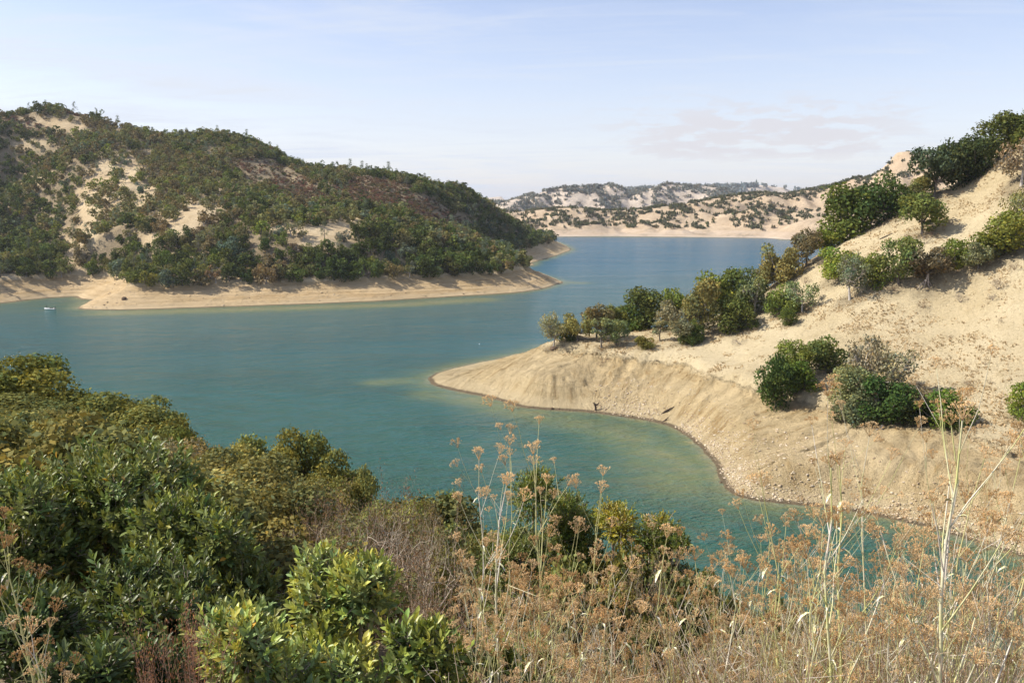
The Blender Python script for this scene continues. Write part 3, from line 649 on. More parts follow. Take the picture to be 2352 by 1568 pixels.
# ------------------------------------------------------------------ oaks on the right hill, one by one
GR_ = 'oaks on the dry right hillside'
RT = [  # u, v of the foot, height px, width px, kind, colour, label
 (1271, 798, 74, 54, 'sparse', GREY, 'pale thin-leaved oak alone at the very edge of the point above the cut bank'),
 (1303, 781, 38, 40, 'bush', DARK, 'small dark round oak just behind the pale oak at the point edge'),
 (1328, 782, 62, 56, 'round', OLIVE, 'olive oak next inland from the pale oak at the tip of the point'),
 (1370, 776, 74, 62, 'round', (.15, .125, .055), 'brownish olive oak leaning over the crest, third tree in from the point'),
 (1381, 799, 66, 36, 'slim', GREYG, 'slender grey oak with a bare leaning trunk on the grassy bank top'),
 (1415, 792, 56, 44, 'round', GREYG, 'small grey-olive oak with a dark skirt beside the slender leaning oak'),
 (1410, 762, 60, 44, 'dense', GREEN, 'narrow green oak on the water side of the crest behind the grey-olive oak'),
 (1452, 758, 55, 60, 'dense', DARK, 'dark low oak spreading left from the first big dark oak of the crest'),
 (1486, 756, 88, 84, 'dense', DARK, 'first big dark green oak of the crest row, counted from the point'),
 (1478, 799, 27, 40, 'bush', (.14, .135, .03), 'yellow-green round bush alone on the bank top below the crest row'),
 (1516, 783, 46, 30, 'slim', GREYG, 'thin grey sapling oak standing right of the yellow-green round bush'),
 (1546, 738, 80, 56, 'round', GREEN, 'light green oak with a rounded top behind the grey spreading oak'),
 (1555, 756, 66, 66, 'round', GREYG, 'grey-olive spreading oak in front of the light green rounded oak'),
 (1562, 789, 56, 50, 'round', GREYG, 'low grey oak half of a pair on the bank top near the tall olive oak'),
 (1588, 788, 52, 42, 'dense', DARK, 'low dark oak beside the low grey oak on the bank top'),
 (1614, 768, 120, 74, 'round', OLIVE, 'tall olive oak with a long visible trunk in the middle of the crest row'),
 (1655, 728, 102, 82, 'dense', GREEN, 'tallest broad green oak in the middle of the crest row'),
 (1700, 722, 98, 70, 'dense', DARK, 'dark broad oak touching the right side of the tallest green oak'),
 (1690, 760, 74, 66, 'dense', DARK, 'low dark green oak with bare limbs below, right of the tall olive oak'),
 (1733, 722, 84, 62, 'sparse', GREYG, 'half-bare grey oak leaning right on the crest, above the open grass'),
 (1757, 668, 52, 52, 'round', OLIVE, 'small olive oak between the half-bare oak and the tall olive one uphill'),
 (1788, 655, 86, 72, 'round', OLIVE, 'tall olive oak outlined against the blue lake, left of the crest gap'),
 (1800, 722, 64, 60, 'dense', GREEN, 'green left half of the lone clump on open grass below the crest'),
 (1842, 716, 66, 62, 'sparse', GREYG, 'grey thin right half of the lone clump on open grass below the crest'),
 (1812, 747, 38, 32, 'bush', DARK, 'dark low bush at the foot of the lone clump below the crest'),
 (1852, 612, 80, 62, 'round', (.13, .125, .06), 'brown-olive oak on the crest hiding the right end of the far shore'),
 (1902, 572, 44, 62, 'dense', GREEN, 'low wide green oak on the crest left of the big dark pair'),
 (1925, 636, 64, 76, 'bush', BRIGHT, 'bright yellow-green round oak, leftmost of the upper mid-slope line'),
 (1952, 688, 100, 74, 'sparse', GREYG, 'grey leaning oak with dark limbs right below the bright yellow-green oak'),
 (2005, 662, 76, 52, 'bush', GREEN, 'small green oak right of the grey leaning oak on the mid slope'),
 (2064, 652, 100, 72, 'round', (.13, .145, .05), 'taller two-toned green oak in the centre of the mid-slope line'),
 (2128, 650, 76, 78, 'round', (.12, .105, .06), 'brown-olive flat-topped oak beside the grey fallen limbs'),
 (2200, 616, 62, 64, 'bush', GREEN, 'bright green bushy oak right of the brown-olive flat-topped oak'),
 (2247, 616, 60, 62, 'round', GREYG, 'grey-green oak between the bushy green one and the big right-edge oak'),
 (2312, 578, 86, 104, 'dense', GREEN, 'big green oak near the right edge, halfway up the hill'),
 (2338, 522, 88, 64, 'sparse', (.17, .16, .06), 'thin yellowish oak above the big green oak at the right edge'),
 (2346, 425, 100, 84, 'sparse', BROWN, 'brown thin oak at the right edge just under the ridge trees'),
 (2118, 538, 88, 84, 'round', (.12, .15, .04), 'lone light green oak casting a clear shadow to its right on open grass'),
 (1954, 534, 112, 108, 'dense', DARK, 'big dark round oak, left one of the pair low on the ridge line'),
 (2047, 500, 94, 108, 'dense', (.062, .09, .026), 'broad green oak, right one of the pair low on the ridge line'),
 (2003, 470, 62, 36, 'slim', (.18, .17, .07), 'thin yellowish treetop rising between the big dark pair'),
 (2106, 462, 52, 50, 'round', OLIVE, 'small olive oak between the dark pair and the tall grey-dark oak'),
 (2145, 452, 110, 80, 'round', (.065, .08, .042), 'tall grey-dark oak starting the upper group on the ridge'),
 (2200, 428, 102, 76, 'dense', (.052, .07, .026), 'dark olive oak, second of the upper group on the ridge'),
 (2236, 412, 92, 66, 'dense', (.055, .072, .028), 'dark olive oak, third of the upper group on the ridge'),
 (2256, 372, 62, 36, 'round', DARK, 'narrow dark oak in the gap before the topmost ridge oak'),
 (2305, 352, 84, 86, 'dense', DARK, 'topmost big dark oak at the upper right corner of the hill'),
 (2348, 332, 78, 70, 'dense', DARK, 'dark oak cut by the right edge, beyond the topmost big one'),
 (1782, 934, 112, 70, 'dense', (.06, .085, .028), 'tall dark green oak clump, leftmost of the lower slope trees'),
 (1815, 868, 82, 62, 'dense', GREEN, 'green oak crown rising behind the leftmost lower slope clump'),
 (1840, 892, 62, 64, 'bush', (.10, .15, .03), 'bright green low oak at the right of the leftmost lower clump'),
 (1895, 852, 76, 84, 'bush', (.125, .15, .045), 'light green rounded oak standing above the gap in the lower slope trees'),
 (1955, 925, 82, 78, 'dense', GREYG, 'grey-olive oak at the left side of the biggest lower clump'),
 (1982, 905, 124, 86, 'sparse', GREY, 'tall pale-trunked oak with a thin grey crown in the biggest lower clump'),
 (2046, 915, 108, 100, 'sparse', GREY, 'spreading thin grey oak right of the pale-trunked tall oak'),
 (1965, 966, 66, 80, 'dense', (.10, .10, .05), 'low olive bushy oak at the left foot of the biggest lower clump'),
 (2034, 968, 96, 100, 'dense', (.048, .075, .024), 'dark green oak at the centre foot of the biggest lower clump'),
 (2110, 955, 70, 78, 'sparse', BROWN, 'brown thin oak in the right part of the biggest lower clump'),
 (2098, 968, 58, 70, 'dense', (.06, .075, .03), 'dark low oak between the centre one and the bright right one'),
 (2165, 982, 82, 84, 'bush', (.085, .14, .026), 'bright green rounded oak at the right end of the lower clump'),
 (2205, 984, 56, 44, 'bush', DARK, 'small dark oak tucked against the bright rounded one at its right'),
 (2352, 962, 84, 60, 'dense', GREEN, 'green oak cut by the right edge above the lower bank')]
rng = np.random.default_rng(5); RTP = []
for u, v, h, w, kd, col, lb in RT:
    p = TR.hit(u, v, 268); d = proj(*p)[2]; s = d / F
    make_tree('oak_tree', kd, (p[0], p[1], p[2] - .15), h * s * 1.07, w * s * 1.2, col, rng, GR_, lb); RTP.append((p[0], p[1], w * s))

# leaf litter and trampled soil under each crown
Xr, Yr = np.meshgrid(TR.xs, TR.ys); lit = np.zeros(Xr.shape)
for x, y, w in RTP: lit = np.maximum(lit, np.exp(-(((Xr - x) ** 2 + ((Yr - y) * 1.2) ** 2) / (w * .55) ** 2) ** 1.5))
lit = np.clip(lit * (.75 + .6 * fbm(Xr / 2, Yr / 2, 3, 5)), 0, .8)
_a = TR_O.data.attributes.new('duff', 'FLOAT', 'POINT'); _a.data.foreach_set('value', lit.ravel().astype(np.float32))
# ------------------------------------------------------------------ left hill: woods
def brown_left(u, v):
    d = np.zeros(u.shape)
    for cu, cv, ru, rv, rot in [(880, 455, 150, 34, .16), (1000, 500, 90, 26, .2), (640, 415, 150, 36, .4), (220, 265, 90, 14, .15), (110, 290, 120, 18, .1), (880, 430, 90, 20, .1)]:
        a = (u - cu) * math.cos(rot) + (v - cv) * math.sin(rot); b = -(u - cu) * math.sin(rot) + (v - cv) * math.cos(rot)
        d = np.maximum(d, np.exp(-((a / ru) ** 2 + (b / rv) ** 2)))
    return d
rng = np.random.default_rng(77)
NC = 86000; cx_ = rng.uniform(-740, 85, NC); cy_ = rng.uniform(400, 1080, NC); cz_ = TL.h(cx_, cy_); sdc = poly_sd(polyL, cx_, cy_)[0]
uu, vv, _ = proj(cx_, cy_, cz_)
ok = (cz_ > 9.3) & (sdc > 18) & (uu > -620) & (uu < 1330)
cx_, cy_, cz_, uu, vv, sdc = [a[ok] for a in (cx_, cy_, cz_, uu, vv, sdc)]
BOOST = .95
# drop what stands well behind the ridge
t_ = np.linspace(.55, .995, 60); vis = np.ones(len(cx_), bool)
for t in t_: vis &= TL.h(cx_ * t, cy_ * t) < CAMH + (cz_ + 7 - CAMH) * t
cx_, cy_, cz_, uu, vv, sdc = [a[vis] for a in (cx_, cy_, cz_, uu, vv, sdc)]
br = brown_left(uu, vv) + fbm(cx_ / 20, cy_ / 20, 3, 8) * .25
dn = dens_left(uu, vv) - .75 * sstep(fbm(cx_ / 22, cy_ / 34, 3, 63), .08, .42) * np.interp(uu, [0, 150, 600, 900], [.15, .8, .8, .2]) * sstep(vv, 610, 560); dn = np.clip(dn, .02, 1); keep = rng.uniform(0, 1, len(cx_)) < dn ** 1.2
isb = (br > .5)
order = np.argsort(cy_); grid = {}; chosen = []
for i in order:
    if not keep[i]: continue
    sz = rng.uniform(2.0, 3.4) if isb[i] else rng.uniform(6, 11.5) * (1.0 if vv[i] > 500 else .85)
    gap = sz * (.36 if isb[i] else (.62 if dn[i] > .8 else .86))
    gi, gj = int(cx_[i] // 6), int(cy_[i] // 6); bad = False
    for a in (-1, 0, 1):
        for b in (-1, 0, 1):
            for q in grid.get((gi + a, gj + b), ()):
                if (q[0] - cx_[i]) ** 2 + (q[1] - cy_[i]) ** 2 < (max(gap, q[2]) * .5 + gap * .5) ** 2: bad = True; break
            if bad: break
        if bad: break
    if bad: continue
    grid.setdefault((gi, gj), []).append((cx_[i], cy_[i], gap)); chosen.append((cx_[i], cy_[i], cz_[i], uu[i], vv[i], sz, bool(isb[i]), dn[i], sdc[i]))
def leftcol(u, v, d, sd):
    r = rng.uniform(); n = float(fbm(np.array([u / 90]), np.array([v / 50]), 2, 4)[0])
    right = float(sstep(np.array(u), 350, 900)); low = float(sstep(np.array(v), 470, 560)); shade = float(sstep(np.array(u), 190, 60))  # more dark greens at far left, painting that hillside's shadow into the trees
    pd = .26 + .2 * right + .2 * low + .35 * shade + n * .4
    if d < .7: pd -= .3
    if r < .10: return PINEC, 'grey-green'
    if r < .10 + pd * .5: return (.078, .10, .032), 'dark green'
    if r < .10 + pd: return (.125, .155, .045), 'green'
    if r < .93: return ((.215, .215, .09), 'olive') if rng.uniform() < .62 else ((.22, .185, .095), 'brownish olive')
    return (.20, .225, .055), 'light green'
def merge_stuff(name, items, kinds, label, cat, size_w=1.05, trunks=False):
    Vs = []; Qs = []; Ts = []; o = 0
    for (x, y, z, h, w, col) in items:
        V, Q, T = K[kinds[rng.integers(len(kinds))]][rng.integers(3)][2] if isinstance(kinds, list) else kinds
        a = rng.uniform(0, 6.28); c, s_ = math.cos(a), math.sin(a)
        W = V * [w, w, h]; W = np.c_[W[:, 0] * c - W[:, 1] * s_ + x, W[:, 0] * s_ + W[:, 1] * c + y, W[:, 2] + z - .2]
        Vs.append(W.astype(np.float32)); Qs.append(Q + o); Ts.append(T * np.array(col)); o += len(V)
    ob = bpy.data.objects.new(name, mesh(name, np.concatenate(Vs), np.concatenate(Qs), M_LEAF, {'tint': ('FACE', np.concatenate(Ts))})); link(ob)
    ob.color = (1, 1, 1, 1); tag(ob, label, cat, None, 'stuff'); return ob
trees = [c for c in chosen if not c[6]]; scrub = [c for c in chosen if c[6]]
trees.sort(key=lambda c: c[1] + (0 if c[3] > -20 else 5000)); print('left trees', len(trees), 'scrub', len(scrub))
NEAR = 225
def zone(u, v):
    if u < 185: a = 'above the shaded cove'
    elif u < 420: a = 'left spur'
    elif u < 640: a = 'left of the knoll'
    elif u < 860: a = 'around the bare knoll'
    elif u < 1060: a = 'right of the knoll'
    else: a = 'hill end'
    b = 'at the bank edge' if v > 612 else ('just above the bank' if v > 585 else ('on the lower slope' if v > 555 else 'higher up'))
    return a, b
zs = {}
picked = []
for c in trees[:NEAR]:
    col, cn = leftcol(c[3], c[4], c[7], c[8]); kd = 'pine' if cn == 'grey-green' and rng.uniform() < .75 else ('farsparse' if (cn in ('olive', 'brownish olive') and rng.uniform() < .4) else 'far')
    key = (zone(c[3], c[4]), cn, 'pine' if kd == 'pine' else 'oak'); zs.setdefault(key, []).append((c, col, kd))
for (zn, cn, sp_name), L in zs.items():
    L.sort(key=lambda q: q[0][3])
    for i, (c, col, kd) in enumerate(L):
        nL = len(L); od = 'only one' if nL == 1 else (ORD[i] if i < nL - i else ORD[nL - 1 - i].replace('leftmost', 'rightmost').replace('the left', 'the right'))
        lab = f"{cn} {sp_name} {zn[1]}, {zn[0]}, {od}"
        h = c[5] * (rng.uniform(1.25, 1.7) if kd == 'pine' else rng.uniform(.85, 1.1)); w = c[5] * (.62 if kd == 'pine' else 1.12)
        make_tree(sp_name + '_tree', kd, c[:3], h, w, col, rng, f"{sp_name}s {zn[0]}", lab)
rest = []; restp = []
for c in trees[NEAR:]:
    col, cn = leftcol(c[3], c[4], c[7], c[8])
    if cn == 'grey-green' and rng.uniform() < .7: restp.append((c[0], c[1], c[2], c[5] * 1.4, c[5] * 1.25, col))
    else: rest.append((c[0], c[1], c[2], c[5] * rng.uniform(.85, 1.05), c[5] * 1.12, col))
K['low'] = [tree_kind('w', 130 + i, 9, .52, 1.0, .0, 300, .11, M_BARK, 0, .2, warm=.05) for i in range(3)]
K['lowpine'] = [pine_kind(140 + i, 260, .07) for i in range(3)]
K['scrub'] = [tree_kind('x', 150 + i, 6, .55, .9, -.1, 60, .21, M_BARK, 0, .2) for i in range(3)]
K['tiny'] = [tree_kind('y', 160 + i, 6, .52, 1.0, .05, 34, .26, M_BARK, 0, .2) for i in range(3)]
merge_stuff('oak_woodland', rest, ['low'], 'mixed dark and olive oak woodland covering the upper left hill', 'woodland').color = (.9, .9, .88, 1)
merge_stuff('pine_woodland', restp, ['lowpine'], 'scattered grey-green pines standing through the left hill woodland', 'woodland')
merge_stuff('chaparral', [(c[0], c[1], c[2], c[5] * .75, c[5] * 1.25, [q * rng.uniform(.8, 1.2) for q in ((.17, .12, .08) if rng.uniform() < .82 else (.08, .085, .04))]) for c in scrub], ['scrub'], 'brown low chaparral on the upper left hill', 'chaparral')
# single tall pines standing out on the skyline
for u, v, h, lb in [(935, 424, 30, 'lone pine breaking the skyline above the brown chaparral'), (351, 312, 24, 'small lone pine on the skyline between the summit and the saddle')]:
    p = TL.hit(u, v + 4); s = proj(*p)[2] / F; make_tree('pine_tree', 'pine', p, h * s, h * s * .5, PINEC, rng, None, lb)

# ------------------------------------------------------------------ far hills: trees too many and too small to count
def far_trees(T, n, xr, yr, thr, sz, name, label, kinds, cols, zmin=9, seed=0, sc=60):
    x = rng.uniform(*xr, n); y = rng.uniform(*yr, n); z = T.h(x, y); u, v, _ = proj(x, y, z)
    cl = fbm(x / sc, y / (sc * 1.3), 4, seed); k = (z > zmin) & (u > -200) & (u < 2600) & (rng.uniform(0, 1, n) < np.where(cl > thr, .8, .13))
    t_ = np.linspace(.9, .992, 12); vis = k.copy()
    for t in t_: vis &= T.h(x * t, y * t) < CAMH + (z + 8 - CAMH) * t
    x, y, z = x[vis], y[vis], z[vis]; print(name, len(x))
    merge_stuff(name, [(x[i], y[i], z[i], sz * rng.uniform(.7, 1.2), sz * rng.uniform(.9, 1.5), cols[rng.integers(len(cols))]) for i in range(len(x))], kinds, label, 'woodland')
FC = [(.10, .11, .05), (.125, .125, .065), (.16, .145, .085), (.085, .095, .05)]
far_trees(TF, 11000, (-80, 1150), (1320, 1760), .0, 6.0, 'far_oak_woodland', 'scattered oaks and dark scrub on the tan hills across the far shore', ['tiny'], FC, 11, 201, 34)
far_trees(TB, 20000, (-150, 1500), (2100, 2900), -.05, 9.5, 'ridge_woodland', 'oak woodland, haze-greyed in colour, dotting the haze-paled ridge behind the far shore hills', ['tiny'], [(.19, .20, .18), (.24, .235, .20)], 10, 221, 55)  # foliage colours greyed to imitate haze
far_trees(TD, 4500, (300, 2400), (4100, 4900), -.05, 24, 'distant_woodland', 'woodland on the most distant ridge, haze blue put into its colour', ['tiny'], [(.22, .24, .23)], 10, 241, 200)  # blue-grey foliage colour paints the haze of distance
# ------------------------------------------------------------------ small things on the right hill and the banks
def twig_bush(seed, n0=9, gens=3, L=.42, r=.012, spread=.9, curl=.25, up=.5, leaves=0, ls=.03):
    """unit-size dry bush: recursively forking twigs from one root; returns verts/quads and leaf cards"""
    rng = np.random.default_rng(seed); P = np.zeros((n0, 3)) + rng.normal(0, .03, (n0, 3)) * [1, 1, 0]
    D = unit(rng.normal(0, spread, (n0, 3)) * [1, 1, .5] + [0, 0, up + .5]); parts = []; ln = L; rad = r; tips = []
    for g in range(gens + 1):
        for s in range(2):
            Q = P + D * ln * rng.uniform(.35, .65, (len(P), 1)); parts.append(seg_tubes(P, Q, rad, rad * .8, 3 if g else 4)); P = Q
            D = unit(D + rng.normal(0, curl, D.shape) + [0, 0, .06]); rad *= .82
            if g >= 1: tips.append((P.copy(), D.copy()))
        if g < gens:
            k = 3 if g < 2 else 2
            P = np.repeat(P, k, 0); D = unit(np.repeat(D, k, 0) + rng.normal(0, .55, (len(P), 3)) + [0, 0, .05]); ln *= .66; rad *= .72
    V, Q = join(parts); lf = None
    if leaves:
        A = np.concatenate([t[0] for t in tips]); k = rng.integers(len(A), size=leaves); C = A[k] + rng.normal(0, .03, (leaves, 3))
        N = unit(rng.normal(0, 1, (leaves, 3)) + [0, 0, .7]); lf = leaf_cards(C, N, unit(rng.normal(0, 1, (leaves, 3))), ls * rng.uniform(.6, 1.4, leaves), ls * .6 * rng.uniform(.6, 1.3, leaves))
    return V, Q, lf
M_TWIGOBJ = newmat('twig_object_colour'); nt = NT(M_TWIGOBJ); oi = nt.n('ShaderNodeObjectInfo')
principled(nt, nt.mix(nt.ramp(nt.noise(nt.n('ShaderNodeTexCoord').outputs['Object'], 5, 3), .3, .7, 0, .5), oi.outputs['Color'], (.55, .45, .35)), .85, None, .15)
tw = [twig_bush(200 + i, 10, 3, .42, .014, 1.0, .3, .35, 900, .035) for i in range(4)]
twm = [(mesh('twigs', a, b, M_TWIGOBJ), mesh('leaves', c[0], c[1], M_LEAF, {'tint': ('FACE', face_tint(np.random.default_rng(i), len(c[1]), 1))})) for i, (a, b, c) in enumerate(tw)]
def put_bush(name, k, p, s, tcol, lcol, label, group, cat='shrub', rz=0, sz=None, leaves=True):
    e = empty(name, p, rz); e.scale = (s, s, sz or s); tag(e, label, cat, group)
    a = bpy.data.objects.new('twigs', twm[k][0]); link(a, e); a.color = (*tcol, 1)
    if leaves: b = bpy.data.objects.new('leaves', twm[k][1]); link(b, e); b.color = (*lcol, 1)
    return e
rng = np.random.default_rng(9)
SB = [(2060, 668, 22, 'small dark dry shrub under the brown-olive flat-topped oak'), (2018, 695, 12, 'tiny dry shrub below the mid-slope line of oaks'), (2117, 706, 16, 'round brown dry shrub alone on open grass, centre of the slope'), (2206, 694, 28, 'spiky grey dry bush on open grass right of the round brown shrub'),
      (2292, 664, 32, 'grey dead bush below the big green oak near the right edge'), (2280, 690, 20, 'low grey dry bush under the grey dead bush'), (1825, 944, 13, 'tiny dry shrub below the leftmost lower tree clump'), (1388, 832, 20, 'brown shrub hanging on the cut bank below the point trees'),
      (1378, 840, 13, 'small brown tuft left of the shrub hanging on the cut bank'), (2190, 888, 14, 'dark dry tuft, left one of three on the lower grass'), (2226, 884, 17, 'dark dry tuft, middle one of three on the lower grass'), (2272, 882, 14, 'dark dry tuft, right one of three on the lower grass'),
      (2262, 838, 11, 'tiny dark tuft above the three dry tufts'), (2185, 775, 9, 'tiny brown tuft in the middle of the open lower grass'), (1905, 862, 26, 'grey twiggy shrub under the light green rounded oak'), (2140, 545, 20, 'reddish dry shrub in the shadow of the lone light green oak'),
      (2125, 560, 24, 'grey dead brush below the lone light green oak'), (2175, 450, 12, 'small dry shrub below the upper ridge oaks'), (2210, 446, 11, 'tiny dry shrub near the shadow of the upper ridge oaks'), (1735, 955, 11, 'tiny dry tuft on the pale bank left of the lower trees'),
      (1850, 650, 20, 'dry brown brush against the crest right of the brown-olive oak'), (1700, 790, 24, 'grey dead brush under the low dark oak with bare limbs'), (2300, 740, 12, 'tiny tuft on the right part of the open grass'), (2330, 620, 22, 'brown dry brush in the shade below the big right-edge oak')]
for u, v, s, lb in SB:
    p = TR.hit(u, v, 268); w = s * proj(*p)[2] / F
    g = 'grey' in lb; col = (.27, .23, .2) if g else (.2, .13, .08)
    put_bush('dry_shrub', int(rng.integers(4)), p, w * .95, col, (.17, .12, .08) if not g else (.22, .19, .16), lb, 'dry shrubs on the right hillside', rz=rng.uniform(0, 6))
# uncountable dry tufts over the grass
def tufts(T, n, xr, yr, keepf, name, label, sz, col, seed):
    r = np.random.default_rng(seed); x = r.uniform(*xr, n); y = r.uniform(*yr, n); z = T.h(x, y); k = keepf(x, y, z); x, y, z = x[k], y[k], z[k]; n = len(x)
    m = 5; X = np.repeat(np.c_[x, y, z - .05], m, 0); N = n * m
    s = np.repeat(r.uniform(.5, 1.5, n), m) * sz; D = unit(r.normal(0, .6, (N, 3)) + [0, 0, 1]); Nn = unit(np.cross(D, unit(r.normal(0, 1, (N, 3)))))
    V, Q = leaf_cards(X + D * s[:, None] * .5, Nn, D, s, s * .35); ct = np.repeat(np.array(col)[r.integers(len(col), size=n)] * r.uniform(.8, 1.2, (n, 1)), m, 0)
    o = bpy.data.objects.new(name, mesh(name, V, Q, M_LEAF, {'tint': ('FACE', ct)})); link(o); o.color = (1, 1, 1, 1); tag(o, label, 'grass', None, 'stuff')
def kp(x, y, z):
    r = np.random.default_rng(3); f = fbm(x / 14, y / 14, 4, 301); g = fbm(x / 3, y / 3, 2, 311)
    return (z > 8.5) & (r.uniform(0, 1, len(x)) < sstep(f * .6 + g * .7, -.15, .5))
tufts(TR, 130000, (-10, 170), (130, 275), kp, 'dry_grass', 'short dry grass tufts covering the right hillside', .38, [(.58, .46, .29), (.50, .38, .23), (.64, .53, .36), (.36, .27, .16)], 12)
# stones of the drawdown zone
def stones(T, sd_poly, n, xr, yr, keepf, name, label, s0, s1, seed, cols=((.56, .46, .33), (.46, .36, .24), (.64, .56, .44), (.36, .28, .19))):
    r = np.random.default_rng(seed); x = r.uniform(*xr, n); y = r.uniform(*yr, n); z = T.h(x, y); sd = poly_sd(sd_poly, x, y)[0]; k = keepf(x, y, z, sd, r); x, y, z = x[k], y[k], z[k]; n = len(x)
    oc = np.array([[1, 0, 0], [0, 1, 0], [-1, 0, 0], [0, -1, 0], [0, 0, 1], [.7, .7, .55], [-.7, .6, .5], [0, 0, -1.]]); tr = np.array([[0, 5, 4], [5, 1, 4], [1, 6, 4], [6, 2, 4], [2, 3, 4], [3, 0, 4], [0, 1, 5], [1, 2, 6], [0, 3, 7], [3, 2, 7], [2, 1, 7], [1, 0, 7]])
    s = s0 + (s1 - s0) * r.uniform(0, 1, n) ** 5; a = r.uniform(0, 6.28, n); W = oc[None] * (1 + r.normal(0, .2, (n, 8, 3))) * s[:, None, None] * np.stack([r.uniform(.7, 1.4, n), r.uniform(.6, 1, n), r.uniform(.35, .7, n)], 1)[:, None]
    c, q = np.cos(a)[:, None], np.sin(a)[:, None]; W = np.stack([W[..., 0] * c - W[..., 1] * q, W[..., 0] * q + W[..., 1] * c, W[..., 2]], -1) + np.c_[x, y, z][:, None]
    T_ = (np.arange(n)[:, None, None] * 8 + tr[None]).reshape(-1, 3); ct = np.repeat(np.array(cols)[r.integers(len(cols), size=n)], 12, 0)
    o = bpy.data.objects.new(name, mesh(name, W.reshape(-1, 3), T_, M_STONE, {'tint': ('FACE', ct)})); link(o); tag(o, label, 'stones', None, 'stuff')
M_STONE = newmat('loose_stone'); nt = NT(M_STONE); principled(nt, nt.mix(nt.ramp(nt.noise(nt.n('ShaderNodeNewGeometry').outputs['Position'], 9, 3), .3, .7, 0, .4), nt.attr('tint').outputs['Color'], (.3, .22, .14)), .95, None, .1)
stones(TR, polyR, 220000, (20, 130), (105, 215), lambda x, y, z, sd, r: (z > .15) & (z < 7) & (r.uniform(0, 1, len(x)) < np.exp(-np.maximum(z - 1.6, 0) / 1.7) * sstep(fbm(x / 12, y / 12, 3, 55), -.6, .1)), 'rubble', 'loose pale rubble on the bare bank of the inner bay', .06, .36, 21, ((.62, .53, .40), (.50, .40, .27), (.60, .52, .38), (.34, .26, .17)))
stones(TR, polyR, 40000, (-40, 130), (105, 300), lambda x, y, z, sd, r: (sd > -1.0) & (sd < .9), 'shore_stones', 'dark wet stones along the waterline of the right hill', .08, .38, 23, ((.16, .12, .08), (.25, .19, .12), (.10, .08, .055)))
stones(TL, polyL, 60000, (-300, 90), (395, 560), lambda x, y, z, sd, r: (z > .1) & (z < 9) & (r.uniform(0, 1, len(x)) < .30 * sstep(fbm(x / 16, y / 9, 3, 56), -.2, .4)), 'bank_stones', 'scattered stones on the terraced bank of the left hill', .12, .7, 22, ((.44, .34, .22), (.26, .19, .12), (.56, .46, .33)))

def blob_mesh(name, seed, mat, rough=.25, n=3):
    import bmesh
    bm = bmesh.new(); bmesh.ops.create_icosphere(bm, subdivisions=n, radius=1.0)
    V = np.array([v.co[:] for v in bm.verts]); f = fbm(V[:, 0] * 1.3 + V[:, 2] * 2 + seed, V[:, 1] * 1.3 - V[:, 2], 4, seed)
    V = V * (1 + rough * f[:, None] * 1.6); V[:, 2] = np.where(V[:, 2] < -.35, -.35, V[:, 2])
    F_ = np.array([[v.index for v in p.verts] for p in bm.faces]); bm.free(); return mesh(name, V, F_, mat)
M_ROCKP = plain('pale_rock', (.62, .55, .45), .9, .1); M_ROCKD = plain('dark_rock', (.13, .09, .06), .9, .1)
def rock(u, v, w, h, mat, lb, T, seed, name='boulder'):
    p = T.hit(u, v); s = proj(*p)[2] / F; o = bpy.data.objects.new(name, blob_mesh(name, seed, mat)); link(o); o.location = p; o.scale = (w * s / 2, w * s / 2, h * s / 1.3); tag(o, lb, 'rock'); return o
rock(285, 688, 11, 8, M_ROCKD, 'dark boulder alone on the bare terraced bank below the left spur', TL, 1)
rock(299, 640, 20, 16, M_ROCKP, 'pale rock slab at the top of the bank on the left spur', TL, 4)
rock(1272, 801, 20, 7, M_ROCKD, 'dark undercut rock lump at the foot of the pale oak on the point', TR, 6)
for (u, v, w), lb in zip([(1190, 950, 9), (1268, 948, 8), (1655, 1118, 8)], ['small dark rock at the waterline left of the stump', 'small dark rock at the waterline nearest the stump', 'small dark rock at the waterline where the bay turns']):
    rock(u, v - 9, w, w * .6, M_ROCKD, lb, TR, int(u))
# dead wood: polylines with radii, rooted on the bank
def dead(name, u, v, lines, label, cat, T=TR, mat=M_DEAD, scale=1.0):
    p = T.hit(u, v, 268); s = proj(*p)[2] / F * scale; parts = []
    for L in lines:
        P = np.array([(a * s, c * s, b * s) for a, b, c, r in L]); parts.append(polytube(P, [r * s for a, b, c, r in L], 6))
    o = bpy.data.objects.new(name, mesh(name, *join(parts), mat, None, True)); link(o); o.location = p; tag(o, label, cat); return o
dead('dead_stump', 1368, 942, [[(0, -2, 0, 3), (0, 8, 0, 2.4), (-2, 14, 0, 3), (-4, 18, 1, 1)], [(-1, 12, 0, 2.2), (5, 14, 1, 1.6), (8, 18, 1, .8)], [(0, 4, 0, 1.5), (3, -1, 2, 1)], [(-2, 14, 0, 1.5), (-6, 17, 2, 1)]], 'black dead tree stump at the waterline of the spit', 'stump')
dead('driftwood', 1518, 950, [[(0, -2, 0, 1.6), (12, 8, -3, 2.2), (22, 14, -4, 1.4)], [(12, 8, -3, 1.4), (24, 8, 2, 1.8), (38, 4, 4, .8)], [(18, 12, -3, 1.4), (30, 17, -2, .8)], [(24, 8, 2, 1), (52, 9, 0, .6)]], 'dark forked driftwood branch lying on the rocky bank', 'driftwood')
dead('driftwood', 1521, 968, [[(0, -2, 0, 1.3), (7, 4, -1, 1.5), (14, 11, -3, .7)], [(7, 4, -1, 1), (11, 3, 1, .6)]], 'short dark driftwood stick close to the waterline below the forked branch', 'driftwood')
M_GREYW = plain('weathered_grey_wood', (.36, .31, .27), .9, .1)
